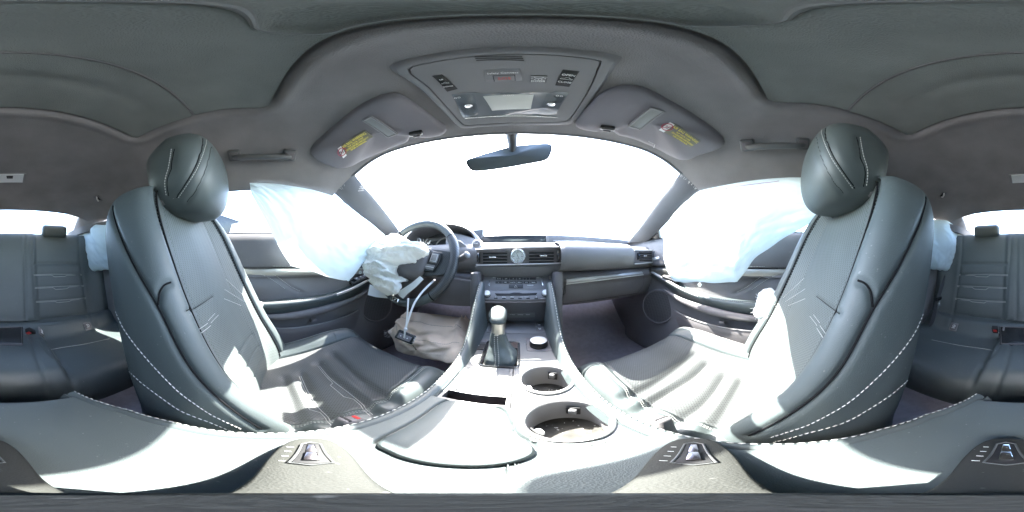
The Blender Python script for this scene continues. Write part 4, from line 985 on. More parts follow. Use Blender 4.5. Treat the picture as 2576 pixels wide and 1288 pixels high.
# lower dash: trim strip, glovebox face, underside
LP = [(.655, -.064), (.650, -.068), (.640, -.070), (.628, -.078), (.622, -.09), (.622, -.104), (.626, -.112), (.630, -.115), (.634, -.14), (.645, -.18), (.66, -.205), (.70, -.225), (.85, -.235), (1.05, -.2)]
def lower(x0, x1, name):
    m = M(); m.grid([[(x, p.y, p.z) for p in spline([(0, a, b) for a, b in LP], 60)] for x in np.linspace(x0, x1, 50)]); return obj(name, m, PLASTIC, ds, sharp=60), m.bvh()
lo, LB = lower(.115, .67, 'glovebox_surround'); lower(CXO - .68, CXO - .125, 'driver_lower_panel')
def dframe(px, bvh, off): return [cast(u, v, bvh, off) for u, v in px]
q = dframe([(1424, 701), (1520, 692), (1612, 683), (1617, 691), (1520, 703), (1424, 714)], LB, .002); m = M(); rows = []
a = follow(LB, [(1424, 701), (1520, 692), (1613, 683)], 30, .001); b = follow(LB, [(1424, 714), (1520, 703), (1617, 691)], 30, .001)
m.grid([[p + Vector((0, .002, 0)), p.lerp(q, .15) + Vector((0, -.005, .001)), p.lerp(q, .5) + Vector((0, -.008, 0)), p.lerp(q, .85) + Vector((0, -.005, -.001)), q + Vector((0, .002, 0))] for p, q in zip(a, b)]); obj('trim_strip', m, mk('brushed_trim', (.34, .34, .34), .42, metal=.5), ds)
m = M(); m.tube([p + Vector((0, -.005, 0)) for p in b], .0016, 6); obj('strip_edge', m, SATIN, ds)
g = [follow(LB, px, 24, .001) for px in ([(1421, 718), (1413, 764)], [(1413, 764), (1500, 753), (1604, 737)], [(1619, 694), (1618, 715), (1604, 737)], [(1421, 701), (1421, 738), (1404, 738)])]
m = M()
for L in g: m.tube(L, .0011, 5)
obj('glovebox_gap', m, DARK, ds)
c, n = castn(1408.6, 727, LB, .001); gl = obj('glovebox_lock', M().lathe(c, (0, -1, .1), [(.0125, -.003), (.0125, .002), (.0105, .0035), (.009, .002), (.001, .002)], 28), DARK, ds)
m = M(); m.lathe(c, (0, -1, .1), [(.009, .002), (.009, .0042), (.001, .0045)], 24); obj('lock_face', m, CHROME, gl); m = M(); m.box(c + Vector((0, -.0045, .0)), (.0022, .002, .010)); obj('keyhole', m, DARK, gl)
# passenger airbag pad: separate padded panel with grain, faint print
m = M(); rows = []
for i in range(60):
    x = P(1412, 640, y=.545).x + (P(1597, 640, y=.545).x - P(1412, 640, y=.545).x) * i / 59; e = min(i, 59 - i) / 3.0; k = min(1, e)
    rows.append([(x, y - .006 * k, z + .003 * k * (z > .03)) for y, z in ((.80, .0605), (.70, .0585), (.63, .0545), (.581, .0475), (.563, .038), (.549, .020), (.544, .0), (.546, -.023), (.558, -.045), (.60, -.056))])
m.grid(rows); obj('airbag_pad', m, SOFT, ds, sharp=70); PB = m.bvh()
o = cast(1573, 646, PB, .0012)
if o is not None: lettering('SRS AIRBAG', .010, o, (1, 0, 0), (0, 0, 1), GREYP, ds)
# defroster slot and screen recess
m = M(); m.tube(follow(DB, [(1392, 606), (1450, 606), (1520, 611)], 20, .001), .0018, 5); obj('defroster_edge', m, SATIN, ds)
m = M(); q = [P(u, v, y=.845) for u, v in ((1212, 616), (1212, 594), (1373, 592), (1373, 615))]; m.prism([p + Vector((0, -.004, 0)) for p in q], (0, -.012, -.002), .002); obj('display_screen', m, mk('display_glass', (.03, .035, .04), .18, coat=1), ds)
m = M(); m.box(P(1376, 604, y=.835), (.012, .03, .05), bev=.003); obj('screen_divider', m, GREYP, ds)
# centre vent bank
Y0 = .607
def vp(u, v, y=Y0): return P(u, v, y=y)
q = [vp(1199, 627), (vp(1300, 622)), vp(1408, 622), vp(1411, 661), vp(1304, 666), vp(1200, 667)]; m = M(); m.prism(q, (0, .05, 0), .002); vb = obj('vent_bank', m, PLASTIC, ds)
m = M(); m.tube(spline([vp(1197, 628, .602), vp(1300, 622.5, .598), vp(1409, 621.5, .602), vp(1413, 625, .603)], 30), .0045, 8, flat=.7); m.tube(spline([vp(1199, 667, .602), vp(1304, 665, .598), vp(1411, 661.5, .602), vp(1412, 655, .603)], 30), .0035, 8, flat=.7); obj('silver_surround', m, mk('rose_satin_trim', (.66, .62, .61), .4, metal=.35), vb)
def vent(u0, u1, v0, v1, y, ns, clip, thumb_u, name='air_vent', parent=ds):
    a, b, c_, d = vp(u0, v0, y - .002), vp(u1, v0, y - .002), vp(u1, v1, y - .002), vp(u0, v1, y - .002)
    m = M(); m.prism([a, b, c_, d], (0, .002, 0)); v = obj(name, m, DARK, parent)
    for k in range(ns):
        t = (k + .5) / ns; m = M(); p, r = a.lerp(d, t), b.lerp(c_, t); m.prism([p + Vector((0, -.001, 0)), r + Vector((0, -.001, 0)), r + Vector((0, -.008, .003)), p + Vector((0, -.008, .003))], (0, 0, .0016)); obj('slat', m, PLASTIC, v)
    if clip: m = M(); c = vp(clip[0], clip[1], y - .012); m.box(c, (.026, .006, .0042), bev=.001); obj('slat_tab', m, CHROME, v)
    if thumb_u:
        c = vp(thumb_u, (v0 + v1) / 2, y - .002); m = M(); m.lathe(c - Vector((.004, 0, 0)), (1, 0, 0), [(.001, 0), (.020, 0), (.021, .001), (.021, .007), (.02, .008), (.001, .008)], 24); obj('thumb_wheel', m, GLOSS, v)
    return v
vent(1215, 1276, 632, 663, Y0, 4, (1239.5, 647), 1205); vent(1331, 1393, 630.5, 661, Y0, 4, (1367, 643.5), 1403)
# clock
c = vp(1302.8, 644.7, Y0 - .004); ck = obj('clock', M().lathe(c, (0, -1, 0), [(.0285, 0), (.0285, .006), (.0265, .009), (.0225, .0095), (.0205, .007), (.0195, .004)], 48, cap=False), CHROME, ds)
m = M(); m.lathe(c, (0, -1, 0), [(.0205, .003), (.0202, .0042), (.001, .0042)], 40); obj('clock_face', m, FROST, ck)
m = M(); f = c + Vector((0, -.0050, 0))
for k in range(12):
    a = k * math.pi / 6; d = Vector((math.sin(a), 0, math.cos(a))); m.tube([f + d * (.0145 if k % 3 else .0125), f + d * .0180], .0005 if k % 3 else .0011, 4)
obj('hour_mark', m, DARK, ck)
for a, l in ((R(-22), .016), (R(152), .0105)):
    m = M(); d = Vector((math.sin(a), 0, math.cos(a))); m.tube([f - d * .003 - Vector((0, .0006, 0)), f + d * l - Vector((0, .0006, 0))], [.0010, .0004], 5); obj('clock_hand', m, DARK, ck)
lettering('LEXUS', .0042, f + Vector((0, 0, -.0085)), (1, 0, 0), (0, 0, 1), DARK, ck)
# passenger end vent and its mirror by the driver door
for sx in (1, -1):
    F = (lambda p: Vector(p)) if sx > 0 else (lambda p: Vector((2 * CXO - p[0], p[1], p[2]))); XF[0] = F if sx < 0 else None
    q = [vp(1597, 629, .605), vp(1640, 629, .605), vp(1647, 634, .605), vp(1646, 656, .605), vp(1640, 661, .605), vp(1598, 663, .605)]; m = M(); m.prism(q, (0, .05, 0), .002); ev = obj('end_vent', m, PLASTIC, ds)
    XF[0] = None
    def v2(u, v, y): return F(vp(u, v, y))
    a, b, c_, d = [v2(u, v, .602) for u, v in ((1608, 633), (1639, 634), (1640, 656), (1609, 656))]
    m = M(); m.prism([a, b, c_, d], (0, .002, 0)); obj('vent_opening', m, DARK, ev)
    for k in range(4): m = M(); t = (k + .5) / 4; p, r = a.lerp(d, t), b.lerp(c_, t); m.prism([p + Vector((0, -.001, 0)), r + Vector((0, -.001, 0)), r + Vector((0, -.007, .003)), p + Vector((0, -.007, .003))], (0, 0, .0016)); obj('slat', m, PLASTIC, ev)
    m = M(); m.box(v2(1623, 643.5, .592), (.022, .006, .004), bev=.001); obj('slat_tab', m, CHROME, ev)
    m = M(); m.tube([v2(1596, 629, .602), v2(1641, 630, .602), v2(1647, 636, .604)], .003, 6); m.tube([v2(1597, 664, .602), v2(1640, 660.5, .602), v2(1646, 655, .604)], .003, 6); obj('silver_surround', m, SATIN, ev)
    m = M(); m.lathe(v2(1603.5, 645, .607), (1, 0, 0), [(.001, -.004), (.017, -.004), (.017, .004), (.001, .004)], 20); obj('thumb_wheel', m, GLOSS, ev)
# start button
c = P(1199, 615, y=.64); m = M(); m.lathe(c, (0, -1, .25), [(.0195, -.01), (.0195, .002), (.0175, .0045), (.016, .003), (.0145, .003)], 36, cap=False); sb = obj('start_button', m, SATIN, ds); m = M(); m.lathe(c, (0, -1, .25), [(.0148, .001), (.0148, .0035), (.013, .0045), (.001, .0045)], 32); obj('button_face', m, GREYP, sb)
lettering('START', .0055, c + Vector((0, -.0052, .004)), (1, 0, 0), (0, .25, 1), WHITE, sb)
# centre stack
def strip(px_top, y_top, px_bot, y_bot, name, mat, thick=.03):
    a = [P(u, v, y=y_top) for u, v in px_top]; b = [P(u, v, y=y_bot) for u, v in px_bot]; m = M(); m.prism(a + list(reversed(b)), (0, thick, .01), .0015); return obj(name, m, mat, ds), a, b
# dash brow between vents and stack
m = M(); rows = []
for u in np.linspace(1196, 1415, 24): rows.append([P(u, 664, y=.618), P(u, 672, y=.612), P(u, 682, y=.618), P(u, 692, y=.632), P(u, 700, y=.640)])
m.grid(rows); obj('stack_brow', m, SOFT, ds)
cl, ta, tb = strip([(1213, 697), (1388, 697)], .632, [(1206, 729), (1394, 728)], .592, 'climate_face', FACE)
def on_quad(T, B, u, v, U0, U1, V0, V1, off=.001):
    s = (u - U0) / (U1 - U0); t = (v - V0) / (V1 - V0); return T[0].lerp(T[-1], s).lerp(B[0].lerp(B[-1], s), t) + nq(T, B) * off
def nq(T, B): n = (T[-1] - T[0]).cross(B[0] - T[0]).normalized(); return n if n.y < 0 else -n
def cl_p(u, v, o=.001):
    r = ray(u, v); n = nq(ta, tb); t = ta[0].dot(n) / r.dot(n); return r * t + n * o
def face_button(px, mat, pf, parent, h=.0015, name='button'):
    q = [pf(u, v, h) for u, v in px]; m = M(); m.prism(q, (0, .004, .001), .0004); return obj(name, m, mat, parent), q
BTN = mk('climate_button', (.04, .04, .043), .4)
def row(us, v0, v1, pf, parent, words, skew=0):
    for k, (a, b) in enumerate(zip(us, us[1:])):
        bt, q = face_button([(a + .8, v0), (b - .8, v0), (b - .8, v1), (a + .8, v1)], BTN, pf, parent)
        if words[k]: lettering(words[k], .0055, pf((a + b) / 2, (v0 + v1) / 2, .0022), (1, 0, 0), q[0] - q[3], WHITE, bt)
row([1247, 1264, 1282, 1299, 1316, 1332, 1349], 699.5, 704.5, cl_p, cl, ['AUTO', 'OFF', '- S', 'W', 'J', ''])
row([1245.5, 1263, 1281, 1299, 1316, 1333, 1351], 708.5, 714, cl_p, cl, ['~', 'FRT', '< AUTO', 'FAN >', 'A/C', 'DUAL'])
bt, q = face_button([(1280, 717), (1316, 716.7), (1316, 726), (1280, 726)], BTN, cl_p, cl, .002, 'hazard_button')
m = M(); c = cl_p(1297.5, 721.5, .0028); yd = (q[0] - q[3]).normalized(); m.tube([c + yd * .005, c + Vector((-.006, 0, 0)) - yd * .004, c + Vector((.006, 0, 0)) - yd * .004], .0006, 4, closed=True); obj('hazard_triangle', m, WHITE, bt)
lettering('PASSENGER', .0046, cl_p(1334, 718, .0012), (1, 0, 0), yd, WHITE, cl); lettering('TEMP', .0046, cl_p(1243, 699, .0012), (1, 0, 0), yd, WHITE, cl); lettering('TEMP', .0046, cl_p(1353, 699, .0012), (1, 0, 0), yd, WHITE, cl)
for a, b in (((1233, 698), (1230, 720)), ((1361, 697), (1366, 719))):
    m = M(); m.tube([cl_p(*a, .0015), cl_p((a[0] + b[0]) / 2, (a[1] + b[1]) / 2, .002), cl_p(*b, .002)], [.0006, .0016, .0022], 6); obj('temperature_slider', m, CHROME, cl)
rd, ra, rb_ = strip([(1205, 730), (1395, 728.5)], .588, [(1200, 757), (1398, 755.5)], .556, 'radio_face', FACE)
def rd_p(u, v, o=.001):
    r = ray(u, v); n = nq(ra, rb_); t = ra[0].dot(n) / r.dot(n); return r * t + n * o
nR_ = nq(ra, rb_)
for u, v, w_ in ((1226.6, 741.4, 'PWR·VOL'), (1370.8, 739.7, 'TUNE·SCROLL')):
    c = rd_p(u, v, 0); k = obj('knob', M().lathe(c, nR_, [(.0118, 0), (.0118, .002), (.0105, .003), (.0105, .012), (.0098, .0135)], 32), GLOSS, rd); m = M(); m.lathe(c, nR_, [(.0108, .004), (.0108, .0132), (.0098, .0142), (.001, .0142)], 32); obj('knob_cap', m, SATIN, k)
    lettering(w_, .0048, rd_p(u, 753.3 if u < 1300 else 751.8, .0008), (1, 0, 0), ra[0] - rb_[0], WHITE, rd)
q = [rd_p(u, v, .0012) for u, v in ((1244.6, 738.5), (1282, 739.5), (1292, 737), (1306, 737), (1314, 739), (1352, 737.5), (1348, 743), (1250, 744.6))]; m = M(); m.prism(q, (0, .004, .001), .0003); obj('disc_slot', m, DARK, rd)
for u, w_ in ((1247, '='), (1267.6, 'AUDIO'), (1288.4, 'MEDIA'), (1308, ''), (1328.5, ''), (1349, '>II')):
    face_button([(u - 4.5, 750.3), (u + 4.5, 750.2), (u + 4.5, 752.4), (u - 4.5, 752.5)], DARK, rd_p, rd)
    if w_: lettering(w_, .0042, rd_p(u, 747.6, .0008), (1, 0, 0), ra[0] - rb_[0], WHITE, rd)
lettering('< FAST·TRACK >', .0042, rd_p(1318.5, 747.4, .0008), (1, 0, 0), ra[0] - rb_[0], WHITE, rd)
m = M(); a, b = rb_; m.prism([a, b, b + Vector((-.01, .06, -.006)), a + Vector((.01, .06, -.006))], (0, 0, .008)); obj('stack_underside', m, PLASTIC, ds)
m = M(); q = [P(u, v, y=y) for u, v, y in ((1212, 760, .625), (1386, 759, .625), (1380, 808, .617), (1220, 808, .617))]; m.prism(q, (0, .02, 0), .002); cu_ = obj('cubby_back', m, PLASTIC, ds)
m = M(); q = [P(u, v, y=.619) for u, v in ((1274, 788.5), (1345.5, 787), (1346, 803), (1276, 804))]; m.prism(q, (0, .004, 0), .001); pn = obj('format_plate', m, GREYP, cu_)
for u, w_ in ((1289, 'HD Radio'), (1309, 'Gracenote'), (1328, 'DOLBY')): lettering(w_, .0048, P(u, 791.5, y=.6178), (1, 0, 0), (0, 0, 1), WHITE, cu_)
for sx, u in ((-1, 1207), (1, 1392)):
    m = M(); m.box((P(u, 770, y=.60).x + sx * .012, .61, -.17), (.03, .10, .22), bev=.008); obj('stack_side', m, PLASTIC, ds)
# driver side: cluster hood, cluster, column panel
hc = Vector((-.390, .72, .04)); rows = []
for k in range(12):
    t = k / 11; y = .705 + .22 * t; row = []
    for i in range(41):
        a = math.pi * (1.06 - 1.12 * i / 40); rx = .215 - .02 * t; rz = .122 - .03 * t
        row.append(hc + Vector((rx * math.copysign(abs(math.cos(a)) ** .85, math.cos(a)), y - .72, rz * max(-.25, math.copysign(abs(math.sin(a)) ** .8, math.sin(a))) - .0)))
    rows.append(row)
inner = [[p + (hc + Vector((0, p.y - .72, 0)) - p) * .09 for p in r] for r in rows]
m = M(); m.grid(list(reversed(inner)) + [[p.lerp(q, .5) + Vector((0, -.012, 0)) for p, q in zip(rows[0], inner[0])]] + rows); obj('cluster_hood', m, SOFT, ds, sharp=70)
m = M(); m.box((-.39, .84, .045), (.40, .02, .20), Matrix.Rotation(R(-15), 3, 'X')); clu = obj('instrument_cluster', m, mk('cluster_black', (.05, .055, .06), .25), ds)
for dx, r in ((-.02, .062), (.09, .035), (-.13, .035)):
    m = M(); m.lathe((-.385 + dx, .828, .045), (0, -1, .26), [(r, 0), (r, .006), (r - .005, .007), (r - .007, .003)], 36, cap=False); obj('gauge_ring', m, SATIN if dx == -.02 else GREYP, clu)
m = M(); rows = []
for u in np.linspace(1122, 1214, 20): s = (u - 1122) / 92; rows.append([P(u, 585 + 22 * s ** 1.6, y=.74 - .06 * s), P(u, 604 + 12 * s, y=.70 - .05 * s), P(u, 640, y=.655), P(u, 690, y=.645)])
m.grid(rows); obj('hood_side', m, SOFT, ds)
q = [P(u, v, y=.635) for u, v in ((1140, 602), (1158, 606), (1172, 618), (1177, 640), (1174, 664), (1160, 677), (1144, 676), (1132, 660))]; m = M(); m.prism(q, (0, .02, 0), .002); obj('column_collar', m, GREYP, ds)
q = [P(u, v, y=.60) for u, v in ((1141, 699), (1200, 707), (1196, 715), (1190, 772), (1130, 768), (1080, 762), (1085, 735))]; m = M(); m.prism(q, (0, .08, 0), .008, 3); obj('knee_panel', m, PLASTIC, ds)
# stalk
st = thing('wiper_stalk', 'dark control stalk with bright tip right of the steering wheel', 'stalk', tuple(P(1135, 660, y=.58)))
m = M(); m.tube([P(1120, 668, y=.60), P(1148, 655, y=.575), P(1163, 650, y=.555), P(1174, 642, y=.54)], [.008, .012, .0155, .013], 14, flat=.75); obj('stalk_arm', m, PLASTIC, st); m = M(); m.lathe(P(1174.5, 641.5, y=.539), P(1174.5, 641.5, y=.539) - P(1160, 651, y=.556), [(.012, 0), (.0125, .003), (.009, .006), (.001, .007)], 20); obj('end_cap', m, GREYP, st)

# ---------------------------------------------------------------- steering wheel
SW = Vector((-.400, .535, -.018)); TI = R(23)
sw = thing('steering_wheel', 'black leather steering wheel with torn open hub behind the white airbag', 'steering wheel', tuple(SW))
EX, EY, EZ = Vector((1, 0, 0)), Vector((0, math.sin(TI), math.cos(TI))), Vector((0, -math.cos(TI), math.sin(TI)))   # right, up, toward the driver
ROT = R(-8)
def wp(x, y, z=0.0):
    c, s = math.cos(ROT), math.sin(ROT); return SW + EX * (x * c - y * s) + EY * (x * s + y * c) + EZ * z
RW = .176
PERFW = mk('perforated_rim_leather', (.045, .048, .05), .4, bump=(260, .5), perf='xz')
def arc(a0, a1, n): return [wp(RW * math.cos(R(a0 + (a1 - a0) * i / n)), RW * math.sin(R(a0 + (a1 - a0) * i / n))) for i in range(n + 1)]
for a0, a1, mat in ((42, 138, LEATHER2), (139, 221, PERFW), (222, 318, LEATHER2), (-41, 41, PERFW)):
    L = arc(a0, a1, 40); m = M(); m.tube(L, [.0165 + (.0015 if mat is PERFW else 0)] * 41, 18, up=EZ); obj('rim', m, mat, sw)
for a in (41.5, 138.5, 221.5, 318.5):
    L = arc(a - 1, a + 1, 4); m = M(); m.tube(L, .0172, 16, up=EZ); obj('rim_joint', m, BSTITCH, sw)
def spoke(outline, z, th, mat, name, bev=.004): m = M(); m.prism([wp(x, y, z) for x, y in outline], EZ * -th, bev, 3); return obj(name, m, mat, sw)
spoke([(.06, .055), (.10, .05), (.165, .055), (.168, -.03), (.12, -.045), (.06, -.06)], .012, .022, PERFW, 'spoke'); spoke([(-.06, .055), (-.10, .05), (-.165, .055), (-.168, -.03), (-.12, -.045), (-.06, -.06)], .012, .022, PERFW, 'spoke')
spoke([(-.045, -.05), (.045, -.05), (.03, -.165), (-.03, -.165)], .008, .018, PLASTIC, 'spoke')
m = M(); rows = []
for f, z in ((1, .008), (1.02, .018), (.97, .032), (.85, .042), (.5, .048), (.05, .05)):
    rows.append([wp(.082 * f * math.copysign(abs(math.cos(a)) ** .7, math.cos(a)), -.008 + .074 * f * math.copysign(abs(math.sin(a)) ** .8, math.sin(a)), z) for a in (2 * math.pi * k / 48 for k in range(48))])
m.grid(rows, cv=True, cap1=True); hub = obj('hub_cover', m, PLASTIC, sw)
pd = spoke([(.083, .045), (.128, .040), (.130, .012), (.118, -.034), (.080, -.04)], .024, .012, GLOSS, 'button_pad', .003)
m = M(); m.prism([wp(.106 + .016 * x, .016 + .018 * y, .0265) for x, y in ((-1, 1), (1, 1), (1, -1), (-1, -1))], EZ * -.004, .002); obj('thumb_button', m, GREYP, pd)
m = M(); m.tube([wp(.106 + .012 * x, .016 + .013 * y, .0272) for x, y in ((-1, 1), (1, 1), (1, -1), (-1, -1))], .0008, 4, closed=True); obj('button_ring', m, WHITE, pd)
m = M(); m.prism([wp(.100 + .019 * x, -.020 + .009 * y, .0262) for x, y in ((-1, 1), (1, 1), (.9, -1), (-.9, -1))], EZ * -.004, .001); obj('rocker_button', m, GREYP, pd); m = M(); m.tube([wp(.082, -.0205, .027), wp(.118, -.0195, .027)], .0008, 4); obj('rocker_line', m, WHITE, pd)
# emblem on the lower rim
e0 = wp(.0 - .004, -RW, .0172); e1 = wp(.001, 0) ; bd = M(); xd, yd, zd = EX * math.cos(ROT) + EY * math.sin(ROT), EY * math.cos(ROT) - EX * math.sin(ROT), EZ
bd.prism([e0 + xd * (.017 * x) + yd * (.0085 * y) for x, y in ((-1, .8), (-.6, 1), (1, 1), (1, -.8), (.6, -1), (-1, -1))], zd * -.004, .001); em = obj('badge', bd, CHROME, sw)
m = M(); m.prism([e0 + xd * (.012 * x) + yd * (.0058 * y) + zd * .0007 for x, y in ((-1, 1), (1, 1), (1, -1), (-1, -1))], zd * -.001); obj('badge_field', m, DARK, em)
lettering('F', .013, e0 + zd * .0012, xd + yd * .15, yd, CHROME, em)
m = M(); m.tube([SW + EZ * -.01, SW - EZ * .20], [.045, .06], 20); obj('column_shroud', m, PLASTIC, sw)

# torn pale liner under the wheel, deflated airbag draped over the hub and left rim
XF[0] = None
def crumple(rows, amp, sc, seed):
    out = []
    for r in rows:
        o = []
        for p in r:
            q = Vector(p); n1 = noise.noise_vector((q * sc) + Vector((seed, 0, 0))); n2 = noise.noise_vector((q * sc * 2.7) + Vector((0, seed, 0))); o.append(q + n1 * amp + n2 * amp * .45)
        out.append(o)
    return out
ab_ = thing('driver_airbag', 'deflated white driver airbag crumpled over the steering wheel hub', 'airbag', tuple(wp(-.05, 0, .06)))
UVb = [(972, 592), (1000, 588), (1020, 598), (1030, 610), (1045, 605), (1062, 610), (1072, 618), (1074, 632), (1060, 640), (1046, 648), (1038, 660), (1000, 664), (996, 672), (992, 690), (996, 698), (1014, 700), (1003, 710), (1001, 724), (985, 737), (958, 738), (945, 728), (938, 718), (926, 705), (920, 690), (918, 668), (922, 650), (930, 635), (940, 622), (945, 605), (955, 594)]
plane_n = EZ; plane_o = wp(0, 0, .060)
def onpl(u, v, off=0):
    r = ray(u, v); t = (plane_o + EZ * off).dot(EZ) / r.dot(EZ); return r * t
ring = spline([onpl(u, v) for u, v in UVb], 240, closed=True); cen_ = onpl(968, 664)
rows = []; NR = 70
for k in range(NR + 1):
    f = k / NR; row = []
    for i, p in enumerate(ring):
        base = cen_ + (p - cen_) * f
        dome = .058 * (1 - f ** 2.4) ** .7 - .02 * f ** 3
        ang = math.atan2((p - cen_).dot(EY), (p - cen_).dot(EX))
        rel = base - SW; along = rel.dot(EX * .9 + EY * .35); across = rel.dot(EY * .9 - EX * .35)
        fold = .008 * math.sin(across * 95 + 2.2 * noise.noise((along * 9, across * 7, 1.5)) + along * 14) * (1 - .3 * f) + .006 * math.sin(across * 210 + along * 60 + 3 * noise.noise((along * 16, across * 12, 4)))
        fold = math.copysign(abs(fold / .017) ** .8, fold) * .017
        fold += .009 * (1 - abs(noise.noise((along * 30 + 5, across * 46, 2)))) ** 3 + .005 * (1 - abs(noise.noise((along * 60, across * 80 + 3, 7)))) ** 4
        row.append(base + EZ * (dome + fold * min(1, f * 3) ** .5))
    rows.append(row)
rows = crumple(rows, .006, 22, 3.0)
m = M(); m.grid(rows, cv=True)
back = [[p - EZ * (.02 + .02 * math.sin(math.pi * 0)) + (cen_ - p) * .06 for p in rows[-1]], [p - EZ * .035 + (cen_ - p) * .25 for p in rows[-1]]]
m.grid([rows[-1]] + back, cv=True, cap1=True); obj('bag_cloth', m, BAGW, ab_, sharp=None)
mm = M()
for i in range(70):
    u, v = random.uniform(1050, 1080), random.uniform(606, 640); p = onpl(u, v, .018 * random.random())
    mm.tube([p, p + noise.noise_vector((u * .3, v * .3, 0)) * .010, p + Vector((random.uniform(-.004, .014), random.uniform(-.008, .004), random.uniform(-.006, .014)))], .0006, 4)
obj('frayed_thread', mm, WHITE, ab_, kind='stuff')
def sheet(name, px, y, thing_, mat, nn, seed, amp=.004):
    a = spline([P(u, v, y=y) for u, v in px], 60, closed=True); c = sum(a, Vector()) / len(a); m = M(); m.grid(crumple([[c + (p - c) * f + Vector((0, -.012 * (1 - f * f), 0)) for p in a] for f in np.linspace(0.02, 1, 16)], amp, 20, seed), cv=True); m.grid([[p for p in a], [p + Vector((0, .008, 0)) for p in a], [c + (p - c) * .1 + Vector((0, .008, 0)) for p in a]], cv=True); return obj(name, m, mat, thing_, sharp=None)
hub_q = [(1008, 737), (1020, 728), (1050, 722), (1064, 706), (1063, 698), (1055, 694), (1030, 708), (1005, 712), (990, 728)]
L = [onpl(u, v, -.035) for u, v in ((1000, 738), (1006, 746), (1013, 751), (1024, 738), (1045, 722), (1065, 702), (1056, 694), (1035, 712), (1010, 729), (985, 738), (972, 744))]
m = M(); m.prism(L, EZ * -.004, .001); obj('torn_liner', m, BAGW, ab_)
L = [onpl(u, v, -.06) for u, v in ((930, 715), (925, 742), (944, 747), (975, 750), (985, 748), (965, 735), (945, 722))]; m = M(); m.prism(L, EZ * -.004, .001); obj('torn_liner', m, BAGW, ab_)

# knee airbag hanging under the column
kb = thing('knee_airbag', 'deflated beige knee airbag hanging under the steering column', 'airbag', tuple(P(1080, 850, y=.55)))
topl = [(1016, 790, .60), (1024, 784, .61), (1055, 786, .62), (1090, 790, .63), (1130, 797, .63), (1156, 799, .63), (1160, 792, .63), (1172, 812, .62)]
botl = [(975, 835, .50), (988, 850, .50), (1000, 880, .47), (1030, 892, .46), (1060, 898, .45), (1100, 908, .44), (1140, 915, .43), (1182, 912, .44)]
a = spline([P(u, v, y=y) for u, v, y in topl], 70); b = spline([P(u, v, y=y) for u, v, y in botl], 70); rows = []
for k in range(46):
    t = k / 45; row = []
    for i, (p, q) in enumerate(zip(a, b)):
        c = p.lerp(q, t); s = i / 69; bul = .055 * math.sin(math.pi * t) ** .8 * math.sin(math.pi * s) ** .6
        fold = .006 * math.sin(t * 17 + s * 5 + 2 * noise.noise((s * 5, t * 5, 0))) * math.sin(math.pi * min(1, t * 1.2)) + .004 * math.sin(s * 24 + t * 6 + 2.5 * noise.noise((s * 4, t * 7, 2)))
        row.append(c + Vector((0, -bul - fold, bul * .3 + fold * .4)))
    rows.append(row)
rows = crumple(rows, .005, 18, 8.0); m = M(); m.grid(rows); kb_b = m.bvh(); m.grid([[p + Vector((0, .05, -.02)) for p in r] for r in (rows[0], rows[12], rows[24], rows[36], rows[-1])]); obj('bag_cloth', m, BEIGE, kb, sharp=None)
mm = M()
for k in (10, 26): stitches([r + Vector((0, -.0015, .0005)) for r in rows[k]][4:66], .006, .0045, .0009, mm)
obj('seam_thread', mm, mk('brown_thread', (.25, .2, .16), .7), kb, kind='stuff')
mm = M()
for i in range(40):
    p = P(random.uniform(968, 984), random.uniform(832, 850), y=.50); mm.tube([p, p + Vector((-random.uniform(.004, .012), random.uniform(-.004, .004), random.uniform(-.008, .008)))], .0006, 4)
obj('frayed_thread', mm, STITCH, kb, kind='stuff')
o = cast(1044, 867, kb_b, .002)
if o is not None: lettering('G33V-66150', .010, o + Vector((.0, -.012, .006)), (.80, -.3, -.45), (.3, .1, 1), DARK, kb)
# key fob on a zip tie from the wheel rim
kf = thing('key_fob', 'black key fob hung from the steering wheel by a white zip tie', 'key fob', tuple(P(1020, 848, d=.56)))
c = P(1020, 848, d=.55); X = Vector((.86, -.25, .38)).normalized(); Zf = (-c).normalized(); Zf = (Zf + Vector((0, 0, .35))).normalized(); Y = Zf.cross(X).normalized(); X = Y.cross(Zf); rot = Matrix((X, Y, Zf)).transposed()
m = M(); m.box(c, (.066, .038, .013), rot, .0055, 4); fb = obj('fob_shell', m, GLOSS, kf)
m = M(); m.box(c + rot @ Vector((-.002, -.004, .0062)), (.046, .022, .002), rot, .0008); obj('fob_panel', m, PLASTIC, fb)
m = M(); m.tube([c + rot @ Vector((.031, y, .003)) for y in (-.012, .012)], .004, 8); obj('fob_edge', m, CHROME, fb)
m = M()
for x in (-.016, -.004, .008): m.box(c + rot @ Vector((x, -.004, .0073)), (.003, .004, .0006), rot)
obj('button_symbol', m, WHITE, fb)
rim = P(1094, 706, d=.60)
m = M(); m.tube(spline([P(1094, 704, d=.595), P(1080, 716, d=.575), P(1060, 737, d=.56), P(1043, 762, d=.545), P(1030, 795, d=.535), P(1021, 825, d=.53), P(1018, 836, d=.53)], 40), .0042, 8, flat=.45, up=Vector((0, -1, .3))); obj('tie_strap', m, ZIP, kf)
m = M(); m.tube(spline([P(1027, 750, d=.56), P(1025, 785, d=.545), P(1022, 815, d=.532), P(1019, 832, d=.528), P(1017, 850, d=.53)], 30), .0036, 8, flat=.45, up=Vector((0, -1, .3))); obj('tie_tail', m, ZIP, kf)
m = M(); m.box(P(1020, 828, d=.526), (.010, .009, .010), bev=.002); obj('tie_lock', m, ZIP, kf)
